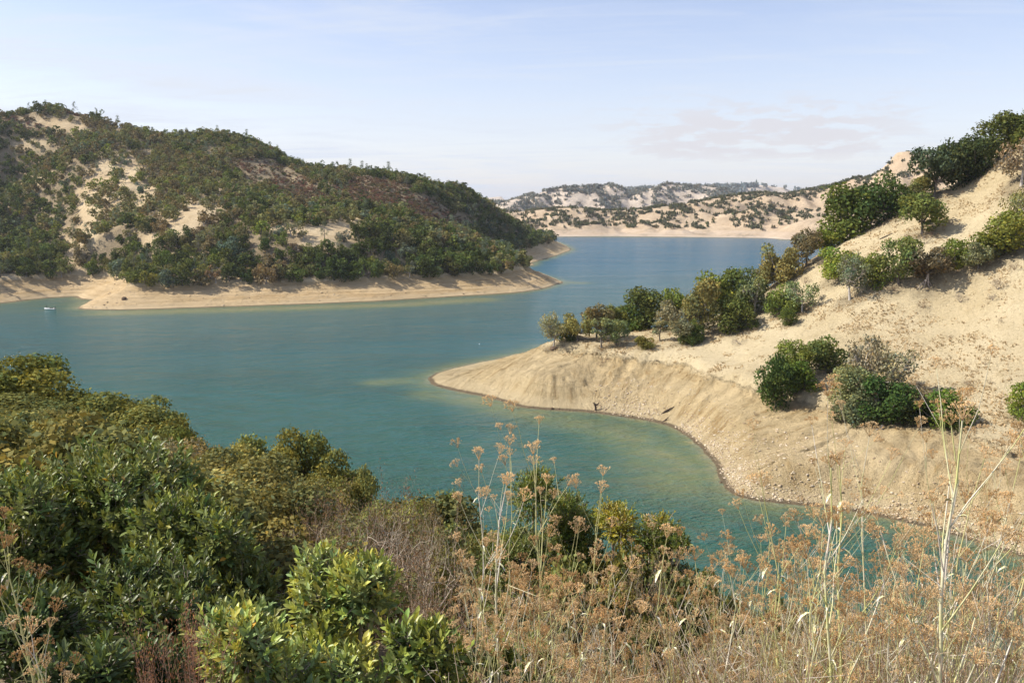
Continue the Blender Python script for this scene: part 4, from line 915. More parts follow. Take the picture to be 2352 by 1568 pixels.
dead('fallen_limbs', 2132, 655, [[(-2, 26, 0, 2), (-8, 6, -2, 1.6), (-12, -8, -3, .8)], [(-2, 22, 0, 1.8), (-2, 2, -4, 1.4), (2, -10, -6, .7)], [(-2, 18, 0, 1.4), (-18, 2, -2, 1), (-26, -8, -4, .6)], [(-1, 12, 0, 1.4), (6, -2, -4, 1), (8, -6, -4, .5)], [(-6, 8, 0, 1), (-20, -6, -2, .6)]], 'grey fallen tree limbs fanning downhill from the flat-topped oak', 'dead tree', TR, M_GREYW)
dead('fallen_limbs', 2030, 546, [[(-10, -4, 0, 1.2), (2, 2, 0, 1.5), (20, 10, 0, 1)], [(2, 2, 0, 1), (12, 1, -2, .6)]], 'thin dead limb lying on the grass above the mid-slope oaks', 'dead tree')
dead('exposed_roots', 2025, 985, [[(0, 10, 0, 2.6), (0, 0, -2, 2.2), (-3, -10, -3, 1.4), (-8, -16, -4, .7)], [(0, 2, -2, 1.8), (5, -8, -3, 1), (10, -14, -5, .6)], [(0, 0, -2, 1.4), (0, -10, -5, .8), (2, -18, -6, .5)], [(0, 4, 0, 1.5), (-14, -2, -2, .8)]], 'pale exposed tree roots over the bank under the biggest lower clump', 'roots', TR, M_PALEBARK)
dead('dead_brush', 415, 655 + 23, [[(-14, 0, 0, 1), (0, 4, 0, 1.2), (14, 1, 0, .8)], [(-8, 1, 0, .8), (2, 7, 1, .8), (12, 6, 0, .5)], [(-4, 0, 0, .8), (6, 5, 0, .6)]], 'grey dead brush heap on the left bank', 'dead brush', TL, M_GREYW)
dead('dead_brush', 795, 662, [[(-22, -2, 0, 1), (0, 2, 0, 1.4), (20, 4, 0, .8)], [(-10, 0, 0, .8), (4, 6, 1, .8), (14, 8, 0, .5)], [(-16, -4, 0, .8), (6, 0, 0, .9), (24, 1, 0, .5)], [(-4, 0, 2, .7), (2, 7, 0, .5)]], 'brown driftwood heap in the middle of the long left bank', 'dead brush', TL, M_DEAD)
# white float
b = bpy.data.objects.new('buoy', blob_mesh('buoy', 3, plain('white_float', (.8, .8, .78), .4), .05)); link(b); pz = PZ(1101, 791); b.location = (pz[0], pz[1], .15); b.scale = (.17, .17, .2); tag(b, 'tiny white float on open water left of the point', 'buoy')

# ------------------------------------------------------------------ fishing boat in the far-left cove
def make_boat():
    pb = PZ(114, 710.5); e = empty('fishing_boat', (pb[0], pb[1], 0), math.radians(177)); tag(e, 'small white open fishing boat in the green cove at the far left', 'boat')
    n = 15; t = np.linspace(0, 1, n); half = .98 * np.clip(1 - np.maximum(0, (t - .45) / .55) ** 2.4, .02, 1); L = 5.2
    secs = []
    for i in range(n):
        x = -L / 2 + L * t[i]; hw = half[i]; sheer = .50 + .26 * t[i] ** 2; keel = -.22 + .30 * max(0, (t[i] - .7) / .3) ** 2
        secs.append([(x, -hw, sheer), (x, -hw * .93, .12), (x, -hw * .55, keel + .08), (x, 0, keel), (x, hw * .55, keel + .08), (x, hw * .93, .12), (x, hw, sheer), (x, hw * .88, sheer), (x, hw * .84, .14), (x, -hw * .84, .14), (x, -hw * .88, sheer)])
    V = np.array(secs).reshape(-1, 3); m = 11; Q = []
    for i in range(n - 1):
        for j in range(m): Q.append([i * m + j, i * m + (j + 1) % m, (i + 1) * m + (j + 1) % m, (i + 1) * m + j])
    hull = mesh('hull', V, np.array(Q), plain('white_hull', (.80, .80, .78), .35)); link(bpy.data.objects.new('hull', hull), e)
    tm = np.array([(-L / 2 - .01, y, z) for y, z in ((-.98, .5), (-.9, .12), (-.5, -.14), (0, -.22), (.5, -.14), (.9, .12), (.98, .5))]); tv = np.r_[tm, tm + [.07, 0, 0]]
    tq = [[i, i + 1, i + 8, i + 7] for i in range(6)]; me = bpy.data.meshes.new('transom'); me.from_pydata([tuple(a) for a in tv], [], [tuple(q) for q in tq] + [tuple(range(7)), tuple(range(13, 6, -1)), (0, 7, 13, 6)]); me.materials.append(hull.materials[0]); link(bpy.data.objects.new('transom', me), e)
    import bmesh
    def boxm(name, parts, mat):
        bm = bmesh.new()
        for (x, y, z, a, b_, c) in parts:
            r = bmesh.ops.create_cube(bm, size=1.0, matrix=Matrix.Translation((x, y, z)) @ Matrix.Diagonal((a, b_, c, 1)))
        bmesh.ops.bevel(bm, geom=list(bm.edges), offset=.03, segments=2, affect='EDGES'); me = bpy.data.meshes.new(name); bm.to_mesh(me); bm.free(); me.materials.append(mat); return me
    dk = plain('dark_vinyl', (.035, .04, .045), .5); gy = plain('boat_deck', (.30, .31, .32), .7)
    link(bpy.data.objects.new('deck', boxm('deck', [(1.35, 0, .44, 1.5, 1.1, .08)], gy)), e)
    for x in (-.2, -1.1): link(bpy.data.objects.new('seat', boxm('seat', [(x, 0, .36, .42, 1.5, .12), (x - .2, 0, .62, .10, 1.1, .42)], dk)), e)
    link(bpy.data.objects.new('outboard_motor', boxm('outboard_motor', [(-2.78, 0, .95, .42, .36, .46), (-2.80, 0, .40, .16, .16, .8), (-2.70, 0, .62, .3, .2, .12), (-2.84, 0, -.1, .30, .05, .12)], dk)), e)
    return e
boat = make_boat()
def person(loc, rz):
    """standing angler: one skinned body facing +x"""
    J = [(0, 0, .95), (0, 0, 1.12), (0, 0, 1.38), (0, 0, 1.52), (.02, 0, 1.66), (.02, 0, 1.76), (0, .19, 1.42), (.10, .26, 1.18), (.34, .16, 1.14), (.44, .13, 1.15), (0, -.19, 1.42), (.10, -.26, 1.18), (.34, -.14, 1.10), (.44, -.12, 1.12),
         (0, .10, .90), (.03, .13, .50), (-.02, .14, .08), (.14, .15, .04), (0, -.10, .90), (.03, -.13, .50), (-.02, -.14, .08), (.14, -.15, .04)]
    E = [(0, 1), (1, 2), (2, 3), (3, 4), (4, 5), (2, 6), (6, 7), (7, 8), (8, 9), (2, 10), (10, 11), (11, 12), (12, 13), (0, 14), (14, 15), (15, 16), (16, 17), (0, 18), (18, 19), (19, 20), (20, 21)]
    R = [.14, .14, .16, .06, .10, .09, .08, .05, .04, .04, .08, .05, .04, .04, .10, .07, .05, .04, .10, .07, .05, .04]
    me = bpy.data.meshes.new('person'); me.from_pydata(J, E, []); o = bpy.data.objects.new('person', me); link(o)
    sk = o.modifiers.new('skin', 'SKIN'); o.modifiers.new('sub', 'SUBSURF').levels = 1; o.modifiers['sub'].render_levels = 1
    for i, r in enumerate(R): me.skin_vertices[0].data[i].radius = (r, r)
    me.skin_vertices[0].data[0].use_root = True; me.materials.append(plain('dark_clothes', (.05, .055, .07), .9)); o.location = loc; o.rotation_euler = (0, 0, rz)
    h = bpy.data.objects.new('hat', blob_mesh('hat', 2, plain('cap', (.25, .22, .18), .9), .03)); link(h, o); h.location = (.03, 0, 1.80); h.scale = (.13, .11, .10)
    return o
a_ = math.radians(177); pm = person((boat.location.x + math.cos(a_) * 1.35, boat.location.y + math.sin(a_) * 1.35, .47), a_ + .4)
tag(pm, 'person in dark clothes standing in the bow of the small white boat', 'person')

# ------------------------------------------------------------------ foreground shrubs with real leaves
def ground_at(u, Yd): x = (u - W2) / F * Yd / (cp) * .98; return np.array([x, Yd, float(TN.h(x, Yd))])
def leafy_shrub(name, p, top, rx, ry, nshoot, leaf, col, label, group, rngs, per=11, seed=0, base_h=.25, up=.55, gloss=True, lobes_n=12, tintlo=.7, young=.35, cat='shrub', upright=.6, shell=.55):
    """evergreen shrub: branches, shoots with whorls of real leaves. top = height above p, rx/ry half widths"""
    rng = np.random.default_rng(seed)
    lb = []
    for i in range(lobes_n):
        a = rng.uniform(0, 6.28); r = math.sqrt(rng.uniform(0, 1)); z = rng.uniform(base_h, 1); rr_ = rng.uniform(.28, .42)
        k = math.sqrt(max(.25, 1 - ((z - base_h) / (1.12 - base_h)) ** 2))
        lb.append((math.cos(a) * r * (1 - rr_ * .6) * k, math.sin(a) * r * (1 - rr_ * .6) * k, min(z, 1 - rr_ * .9 * min(1, rx / top)), rr_))
    lb = np.array(lb); S3 = np.array([rx, ry, top])
    k = rng.choice(len(lb), nshoot, p=lb[:, 3] ** 2 / (lb[:, 3] ** 2).sum()); d = unit(rng.normal(0, 1, (nshoot, 3)) + [0, -.1, .45])
    C = (lb[k, :3] * S3 + d * (lb[k, 3] * rng.uniform(shell, 1, nshoot) * (1 + rng.normal(0, .1, nshoot)))[:, None] * np.array([rx, ry, min(top, rx * 1.05)]))
    ax = unit(d * [1, 1, 1] + [0, 0, upright] + rng.normal(0, .22, (nshoot, 3)))
    n = nshoot * per; Cs = np.repeat(C, per, 0); A = np.repeat(ax, per, 0); i = np.tile(np.arange(per), nshoot); ang = i * 2.4 + np.repeat(rng.uniform(0, 6.28, nshoot), per)
    ref = unit(np.cross(A, np.tile([[.3, .1, .95]], (n, 1)) + rng.normal(0, .01, (n, 3)))); r2 = np.cross(A, ref); rad = ref * np.cos(ang)[:, None] + r2 * np.sin(ang)[:, None]
    h = (i / per)[:, None]; B = Cs + A * (h - .5) * leaf * 2.2; sp = .95 - .65 * h + rng.normal(0, .18, (n, 1))
    D = unit(rad * sp + A * (.55 + .6 * h) + rng.normal(0, .12, (n, 3))); N = unit(A - D * (A * D).sum(1, keepdims=True) * .9 + rng.normal(0, .15, (n, 3)))
    Ln = leaf * np.repeat(rng.uniform(.65, 1.25, nshoot), per) * rng.uniform(.7, 1.2, n) * (1 - .25 * h[:, 0]); V, T3, Q4 = real_leaves(B, D, N, Ln, Ln * rng.uniform(.30, .42, n))
    sh = np.repeat(rng.uniform(.75, 1.25, (nshoot, 1)) * (1 + rng.normal(0, .1, (nshoot, 1)) * [[1.2, .1, -.5]]), per, 0)
    T = rng.uniform(tintlo, 1.25, (n, 1)) * sh; yg = (i >= per - 4)[:, None] & (np.repeat(rng.uniform(0, 1, nshoot), per)[:, None] < young); T = np.where(yg, T * [[1.5, 1.35, .9]], T)
    dd = rng.uniform(0, 1, (n, 1)) < .004; T = np.where(dd, [[3.2, 1.5, .8]], T)
    e = empty(name, p, 0); tag(e, label, cat, group)
    at = np.r_[np.repeat(T, 4, 0), np.repeat(T, 2, 0)]
    o = bpy.data.objects.new('leaves', mesh('leaves', V, [T3, Q4], M_GLOSSY if gloss else M_LEAF, {'tint': ('FACE', np.clip(at, 0, 4))}, True)); link(o, e); o.color = (*col, 1)
    # branches
    parts = []; rt = np.array([0, 0, -.1])
    for j in range(lobes_n):
        e_ = lb[j, :3] * S3; m = e_ * [.45, .45, .5] + rng.normal(0, .04, 3) * S3; parts.append(polytube([rt + rng.normal(0, .05, 3) * [1, 1, 0], m, e_ * .8 + m * .2, e_], np.array([.022, .015, .009, .004]) * (top / 2 + .4), 5))
    st0 = (lb[k, :3] * S3)[: min(nshoot, 900)]; st1 = C[: min(nshoot, 900)]; parts.append(seg_tubes(st0 * .45 + st1 * .55, st1 + ax[:len(st1)] * leaf * .3, .0045, .0025, 3))
    b = bpy.data.objects.new('branches', mesh('branches', *join(parts), M_TWIG)); link(b, e); return e
G1 = 'broad-leaved evergreen shrubs in the foreground'
def shrub_at(u, v, Yd, wpx, seed, nshoot, leaf, col, label, vb=None, depth=.8, **kw):
    g = ground_at(u, Yd); zt = PY(u, v, Yd)[2]; top = zt - g[2]; rx = wpx / 2 / F * Yd * 1.03
    return leafy_shrub('evergreen_shrub', g, top, rx, rx * depth, nshoot, leaf, col, label, G1, None, seed=seed, **kw)
TOY = (.175, .215, .066); TOYB = (.27, .315, .11)
shrub_at(180, 1052, 8.2, 560, 1, 1500, .095, TOY, 'large dark evergreen shrub at the left edge with long narrow leaves', base_h=.2, lobes_n=16, young=.3)
shrub_at(-60, 1110, 7.2, 460, 8, 800, .09, TOY, 'dark evergreen shrub cut off by the left edge of the view', base_h=.2)
shrub_at(415, 1165, 7.2, 430, 2, 1300, .09, (.165, .20, .06), 'dark evergreen shrub with yellowish flower clusters left of the bright front one', base_h=.15, lobes_n=15)
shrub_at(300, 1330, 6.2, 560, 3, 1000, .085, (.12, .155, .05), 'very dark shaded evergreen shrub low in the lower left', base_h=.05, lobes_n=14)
shrub_at(765, 1292, 4.9, 420, 4, 1150, .074, TOYB, 'bright green evergreen shrub with upright oval leaves, centre front', base_h=.1, lobes_n=12, young=.8, upright=1.0, tintlo=.85)
shrub_at(600, 1430, 4.2, 520, 5, 950, .072, TOYB, 'bright green evergreen shrub spilling to the bottom edge left of centre', base_h=.1, lobes_n=10, young=.7, upright=.9, tintlo=.85)
shrub_at(880, 1425, 4.3, 360, 6, 620, .07, (.17, .21, .06), 'green evergreen shrub at the bottom edge beside the fennel stalks', base_h=.1, lobes_n=9, young=.6, upright=.9, tintlo=.8)
shrub_at(105, 1492, 4.4, 190, 7, 130, .08, (.085, .12, .045), 'small green evergreen sprig at the bottom left corner', base_h=.5, lobes_n=5, young=.5)
shrub_at(500, 1425, 5.3, 190, 9, 160, .08, (.07, .11, .04), 'small mid-green evergreen shrub between the dark one and the bright one', base_h=.4, lobes_n=5)
shrub_at(-20, 1380, 5.6, 420, 21, 520, .08, (.10, .135, .045), 'dark evergreen shrub filling the lower left edge', base_h=.05)
shrub_at(230, 1500, 4.7, 300, 22, 330, .075, (.10, .135, .045), 'low dark evergreen shrub at the bottom left beside the reddish weeds', base_h=.1)
shrub_at(1150, 1470, 4.9, 200, 23, 240, .07, (.17, .22, .065), 'small green evergreen shrub low among the left fennel stems', base_h=.3)
shrub_at(1010, 1440, 5.2, 200, 24, 240, .07, (.18, .22, .07), 'small green evergreen shrub right of the bright front ones', base_h=.3)
for u, v, Yd, w, sd_, nsh, col, lb in [(1258, 1072, 11.5, 330, 11, 2800, (.15, .18, .034), 'round green bush standing over the water behind the first fennel stalks'), (1465, 1155, 11.0, 260, 12, 1700, (.27, .25, .035), 'yellow-green bush right of the round green bush'),
                              (1545, 1215, 10.5, 150, 13, 800, (.12, .15, .03), 'green bush hanging over the water at the right of the yellow-green one'), (1200, 1230, 9.5, 230, 14, 1200, (.14, .165, .04), 'mid-green bush behind the left fennel clump'), (1265, 1480, 5.6, 150, 15, 260, (.13, .17, .03), 'vivid green small bush low between the fennel stems')]:
    g = ground_at(u, Yd); top = PY(u, v, Yd)[2] - g[2]; rx = w / 2 / F * Yd
    leafy_shrub('round_bush', g, top, rx, rx, nsh, .052, col, lb, 'round bushes over the water', None, seed=sd_, base_h=max(.05, 1 - 2.0 * rx / top), lobes_n=13, young=.25, shell=.5, upright=.3)

# fine-leaved oak scrub beyond them: cards, built on the tree kinds at larger leaf counts
K['scruboak'] = [tree_kind('q', 400 + i, 19, .52, 1.0, .0, 13000, .030, M_BARK, 5, .15, .02, up=.4, warm=.15) for i in range(3)]
K['oliveoak'] = [tree_kind('o', 410 + i, 15, .50, 1.0, .05, 9000, .024, M_TWIG, 9, .2, .016, up=.4, hollow=.35, warm=.18) for i in range(3)]
_n0 = make_tree
SC = [  # u, v top, distance, width px, kind, colour, label
 (20, 832, 50, 250, 'scruboak', (.11, .115, .032), 'tall dark oak at the left edge, its top lit, standing over the water'),
 (150, 905, 44, 250, 'scruboak', (.095, .10, .030), 'dark oak right of the left-edge one, against the water'),
 (265, 928, 42, 200, 'scruboak', (.105, .11, .035), 'olive-topped oak in the middle of the dark row against the water'),
 (345, 962, 40, 170, 'scruboak', (.11, .11, .032), 'low oak right of the middle one in the dark row'),
 (415, 985, 38, 110, 'scruboak', (.105, .115, .03), 'rightmost oak of the dark row, its crown jutting over the water'),
 (-60, 930, 40, 260, 'scruboak', (.085, .09, .03), 'dark oak low at the left edge under the tall one'),
 (110, 945, 36, 150, 'scruboak', (.135, .13, .048), 'rounded paler olive bush in front of the dark row'),
 (215, 1010, 30, 200, 'scruboak', (.09, .09, .03), 'dark lower oak scrub behind the large dark evergreen'),
 (385, 1015, 26, 190, 'oliveoak', (.21, .175, .09), 'tan-leaved dry oak scrub left of centre'),
 (270, 1032, 24, 170, 'oliveoak', (.17, .155, .07), 'thin dry olive scrub above the large dark evergreen'),
 (30, 1030, 24, 240, 'oliveoak', (.16, .13, .085), 'dull brown dry scrub at the left edge above the dark evergreens'),
 (500, 1035, 30, 150, 'scruboak', (.16, .15, .05), 'low olive scrub bridging the tan scrub and the peaked oak'),
 (618, 1000, 33, 170, 'scruboak', (.135, .135, .040), 'peaked olive oak bush with its top against the water, left of centre'),
 (715, 1050, 31, 170, 'scruboak', (.12, .12, .036), 'olive oak bush sloping down right of the peaked one'),
 (790, 1090, 28, 120, 'scruboak', (.12, .12, .04), 'small olive bush at the foot of the slope line before the twigs'),
 (560, 1090, 24, 200, 'oliveoak', (.15, .145, .06), 'thin olive scrub below the peaked oak bush'),
 (680, 1150, 20, 230, 'oliveoak', (.14, .135, .055), 'thin olive brush in front of the sloping olive bushes'),
 (970, 1150, 17, 150, 'scruboak', (.13, .145, .04), 'soft green bush left of the fennel heads against the water'),
 (1010, 1135, 19, 110, 'scruboak', (.14, .15, .045), 'small soft green bush nearest the first fennel heads'),
 (890, 1165, 15, 150, 'scruboak', (.14, .15, .045), 'soft green bush among the bare grey twigs'),
 (480, 1170, 16, 180, 'oliveoak', (.16, .14, .06), 'brownish thin brush behind the flowering evergreen shrub'),
 (1055, 1230, 13, 200, 'scruboak', (.12, .13, .045), 'green brush behind the left fennel clump stems'),
 (1690, 1318, 13, 150, 'scruboak', (.15, .15, .055), 'olive green bush low against the water right of centre'),
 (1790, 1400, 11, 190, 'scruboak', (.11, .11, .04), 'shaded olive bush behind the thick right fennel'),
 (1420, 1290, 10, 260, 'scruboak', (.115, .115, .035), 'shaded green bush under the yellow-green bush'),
 (1560, 1330, 9, 200, 'scruboak', (.07, .075, .028), 'bush right of the yellow-green bush, deep shade put into its dark colour'),  # leaf colour darkened to paint the shade of this gap
 (1980, 1440, 9, 260, 'oliveoak', (.12, .11, .05), 'thin dark brush low in the right fennel thicket')]
rng = np.random.default_rng(31)
for u, v, Yd, w, kd, col, lb in SC:
    g = ground_at(u, Yd); top = PY(u, v, Yd)[2]; h = max(top - g[2], 1.2); wd = w / F * Yd
    _cnt.setdefault(kd, 0)
    cm, tm, _, _ = K[kd][_cnt[kd] % 3]; _cnt[kd] += 1
    e = empty('scrub_oak', g, rng.uniform(0, 6.28)); e.scale = (wd, wd, h); tag(e, lb, 'bush', 'oak scrub on the near slope')
    c = bpy.data.objects.new('crown', cm); link(c, e); c.color = (*[q * 1.6 for q in col], 1); t = bpy.data.objects.new('trunk', tm); link(t, e)
# filling of the near slope further down (mostly hidden)
k = 0; FILL = []
for j in range(900):
    Yd = rng.uniform(9, 50); az = rng.uniform(-.75, .36); x = az * Yd; z = float(TN.h(x, Yd)); u, v, d = proj(x, Yd, z)
    lim = np.interp(u, [-300, 0, 450, 600, 830, 1050, 1500, 2400], [940, 950, 1050, 1050, 1140, 1200, 1330, 1450])
    h = rng.uniform(1.3, 2.6); vt = proj(x, Yd, z + h)[1]
    if vt < lim or v > 1750 or any((x - a) ** 2 + (Yd - b) ** 2 < 3.0 for a, b in FILL): continue
    FILL.append((x, Yd)); kd = 'scruboak' if rng.uniform() < .6 else 'oliveoak'; cm, tm, _, _ = K[kd][int(rng.integers(3))]
    e = empty('scrub_oak', (x, Yd, z), rng.uniform(0, 6.28)); e.scale = (h * 1.5, h * 1.5, h); q = rng.uniform(.8, 1.3)
    tag(e, 'low olive scrub filling the near slope between the taller bushes', 'bush', 'low scrub filling the near slope')
    c = bpy.data.objects.new('crown', cm); link(c, e); c.color = (.20 * q, .19 * q, .07 * q, 1); t = bpy.data.objects.new('trunk', tm); link(t, e)
    if len(FILL) > 90: break

# bare and brown twiggy brush
TWB = [twig_bush(500 + i, 12, 4, .40, .0075, .8, .30, .5, 5200, .017) for i in range(4)]
TWM = [(mesh('twigs', a, b, M_TWIGOBJ), mesh('dry_leaves', c[0], c[1], M_LEAF, {'tint': ('FACE', face_tint(np.random.default_rng(i), len(c[1]), 1, .6, 1.4, .2))})) for i, (a, b, c) in enumerate(TWB)]
for i, (u, v, Yd, w, tcol, lcol, lb) in enumerate([
    (640, 1150, 13, 260, (.36, .29, .22), (.19, .145, .075), 'brown dry brush left of centre below the olive bushes'), (760, 1120, 12, 260, (.42, .34, .27), (.21, .14, .09), 'tangled rusty brush with pale twigs in the centre left'),
    (880, 1100, 12.5, 260, (.50, .42, .35), (.20, .135, .09), 'pale bare twigs reaching up against the water, centre left'), (985, 1105, 12, 200, (.48, .41, .34), (.19, .15, .07), 'thin bare twigs against the water beside the soft green bush'),
    (800, 1200, 9.5, 330, (.34, .25, .19), (.24, .15, .10), 'reddish brown twig mass behind the bright front shrub'), (930, 1240, 8.5, 300, (.34, .26, .2), (.20, .13, .08), 'brown twig mass right of the bright front shrub'),
    (640, 1235, 9, 240, (.34, .27, .2), (.18, .13, .08), 'brown twig mass between dark evergreen and bright front shrub'), (1010, 1330, 7, 260, (.33, .26, .2), (.19, .12, .075), 'brown dry brush low before the left fennel clump'),
    (330, 1040, 17, 200, (.42, .36, .3), (.22, .17, .1), 'pale dry twigs above the large dark evergreen'), (1330, 1310, 8, 260, (.52, .45, .38), (.22, .18, .08), 'bleached bare brush between the two green bushes'),
    (1520, 1240, 9.5, 180, (.55, .48, .42), (.25, .19, .12), 'bleached twigs hanging from the yellow-green bush'), (1150, 1400, 6, 300, (.5, .42, .34), (.24, .17, .1), 'bleached tangle among the left fennel stems'),
    (1560, 1420, 6, 320, (.42, .33, .26), (.28, .18, .11), 'brown dry tangle at the bottom right of centre'), (1900, 1400, 6, 340, (.44, .36, .29), (.28, .19, .12), 'brown dry tangle at the bottom of the right fennel thicket'),
    (2230, 1380, 6, 340, (.46, .38, .3), (.28, .19, .12), 'brown dry tangle in the bottom right corner'), (1740, 1440, 5.5, 300, (.44, .35, .28), (.28, .19, .12), 'dry tangle between the middle and right fennel')]):
    g = ground_at(u, Yd); top = PY(u, v, Yd)[2]; h = max(top - g[2], .8) / .95; wd = w / F * Yd / 1.3
    e = empty('dry_brush', (g[0], g[1], top - h * .95), rng.uniform(0, 6.28)); e.scale = (wd, wd, h); tag(e, lb, 'brush', 'dry twiggy brush in the foreground')
    a = bpy.data.objects.new('twigs', TWM[i % 4][0]); link(a, e); a.color = (tcol[0] * 1.15, tcol[1] * 1.1, tcol[2] * .98, 1); b = bpy.data.objects.new('dry_leaves', TWM[i % 4][1]); link(b, e); b.color = (*lcol, 1)

BB = [twig_bush(560 + i, 6, 4, .50, .018, .55, .34, .8, 0) for i in range(2)]; BM = [mesh('twigs', a, c, M_TWIGOBJ) for a, c, _ in BB]
for i, (u, v, Yd, w, lb) in enumerate([(850, 1092, 11, 230, 'bare white-grey branches sticking up against the water, left group'), (955, 1100, 11.5, 210, 'bare white-grey branches sticking up against the water, right group'), (700, 1180, 10.5, 260, 'bare pale branches arching through the rusty brush'),
        (1330, 1330, 8, 220, 'bleached bare branches between the two green bushes'), (1590, 1270, 9, 120, 'bleached bare branches at the edge of the dark gap')]):
    g = ground_at(u, Yd); h = PY(u, v, Yd)[2] - g[2]; wd = w / F * Yd / 1.2; e = empty('bare_branches', g, i * 2.1); e.scale = (wd, wd, h / 1.45); tag(e, lb, 'dead shrub', 'bare dead shrubs')
    a = bpy.data.objects.new('twigs', BM[i % 2]); link(a, e); a.color = (.56, .48, .37, 1)

# ------------------------------------------------------------------ fennel: tall dry stalks with umbels
def umbel_mesh(seed, nr=15, R=.075, closed=.8):
    rng = np.random.default_rng(seed); ph = np.arange(nr) * 2.4 + rng.uniform(0, .5, nr); sp = np.sqrt((np.arange(nr) + .5) / nr) * closed + rng.normal(0, .05, nr)
    D = np.stack([np.sin(sp) * np.cos(ph), np.sin(sp) * np.sin(ph), np.cos(sp)], 1); Ln = R * rng.uniform(.8, 1.1, nr); T = D * Ln[:, None]
    parts = [seg_tubes(np.zeros((nr, 3)), T, .0011, .0008, 3)]; m = 7; P = np.repeat(T, m, 0); d2 = unit(np.repeat(D, m, 0) * 1.1 + rng.normal(0, .62, (nr * m, 3))); E = P + d2 * .014 * rng.uniform(.7, 1.2, (nr * m, 1))
    parts.append(seg_tubes(P, E, .0006, .0005, 3)); parts.append(seg_tubes(E - d2 * .002, E + d2 * .0045, .0024, .0008, 4))
    V, Q = join(parts); return mesh('seed_head', V, Q, M_DRY, {'tint': ('FACE', face_tint(rng, len(Q), 1, .7, 1.3, .12))})
UM = [umbel_mesh(600 + i, 8 + 2 * (i % 3), .045 + .010 * (i % 3), .62 + .1 * (i % 4)) for i in range(6)]
_v, _t, _q = real_leaves(np.zeros((1, 3)), np.array([[1., 0, 0]]), np.array([[0, 0, 1.]]), [1.0], [.26], .5, .6); SHEATH = mesh('dry_sheath', _v, [_t, _q], M_STALK)
def fennel_mesh(seed, H, r0, nb=9, lean=(0, 0), wild=1.0, spread=.5):
    """returns stalk mesh and the umbel frames (pos, dir, size)"""
    rng = np.random.default_rng(seed); n = 11; t = np.linspace(0, 1, n); wob = np.cumsum(rng.normal(0, .012, (n, 2)), 0) * H * wild
    P = np.c_[lean[0] * t + wob[:, 0] * t, lean[1] * t + wob[:, 1] * t, t * H]; rad = r0 * (1 - .80 * t ** 1.1); parts = [polytube(P, rad, 7)]
    nodes = [j for j in range(1, n - 1)]
    parts.append(join([seg_tubes(P[j] - [0, 0, .012], P[j] + [0, 0, .012], rad[j] * 1.35, rad[j] * 1.35, 7) for j in nodes])); U = [(P[-1], unit(P[-1] - P[-2] + rng.normal(0, .02, 3)), 1.15)]; sh = []
    for b in range(nb):
        tt = .30 + .66 * (b + rng.uniform(.1, .9)) / nb; j = tt * (n - 1); i0 = int(j); p = P[i0] + (P[i0 + 1] - P[i0]) * (j - i0); a = b * 2.3 + rng.uniform(-.5, .5)
        L = H * rng.uniform(.16, .30) * (1.25 - .55 * tt); out_ = np.array([math.cos(a), math.sin(a), 0]); q = [p]; d = unit(out_ * spread + [0, 0, 1])
        for s in range(4): q.append(q[-1] + d * L / 4); d = unit(d + [0, 0, .14] + rng.normal(0, .05, 3))
        rb = r0 * (1 - .8 * tt) * .6; parts.append(polytube(q, np.linspace(rb, rb * .45, 5), 5)); U.append((q[-1], d, rng.uniform(.75, 1.05)))
        if rng.uniform() < .55:
            for _ in range(1):
                m = q[rng.integers(1, 4)]; d2 = unit(d + rng.normal(0, .38, 3) + [0, 0, .2]); e = m + d2 * L * rng.uniform(.3, .55); parts.append(seg_tubes(m, e, rb * .5, rb * .32, 4)); U.append((e, d2, rng.uniform(.55, .85)))
        if rng.uniform() < .45: sh.append((p, unit(out_ + rng.normal(0, .3, 3)), rng.uniform(.04, .08)))
    for _ in range(int(5 * wild)):    # withered thread-like leaves and twigs
        j = rng.integers(1, n - 3); p = P[j]; a = rng.uniform(0, 6.28); d = unit(np.array([math.cos(a), math.sin(a), .5])); e = p + d * H * rng.uniform(.06, .13); parts.append(seg_tubes(p, e, .0022, .0012, 3))
        for _ in range(4): parts.append(seg_tubes(p + (e - p) * rng.uniform(.4, 1), e + rng.normal(0, .05, 3), .001, .0006, 3))
    V, Q = join(parts); sheath = None
    if sh:
        sheath = sh
    return mesh('stalk', V, Q, M_STALK, None, True), U, sheath
def set_fennel(p, fm, rz, s, col, ucol, label, group, rng, name='fennel'):
    st, U, shm = fm; e = empty(name, p, rz); e.scale = (s, s, s); tag(e, label, 'dry plant', group)
    o = bpy.data.objects.new('stalk', st); link(o, e); o.color = (*col, 1)
    for (pos, d, sz) in (shm or ()):
        q = bpy.data.objects.new('dry_sheath', SHEATH); link(q, e); q.location = pos; q.rotation_euler = Vector(d).to_track_quat('X', 'Z').to_euler(); q.scale = (sz, sz, sz); q.color = (.75, .70, .62, 1)
    for (pos, d, sz) in U:
        h = bpy.data.objects.new('seed_head', UM[int(rng.integers(6))]); link(h, e); h.location = pos; h.rotation_euler = Vector(d).to_track_quat('Z', 'Y').to_euler(); h.scale = (sz, sz, sz); k = rng.uniform(.8, 1.2); h.color = (ucol[0] * k, ucol[1] * k, ucol[2] * k, 1)
STC = [(.62, .56, .44), (.58, .54, .42), (.54, .50, .24), (.68, .62, .53)]; UMC = [(.58, .40, .20), (.68, .51, .29), (.48, .31, .145), (.64, .48, .28)]
G2 = 'tall dry fennel stalks'
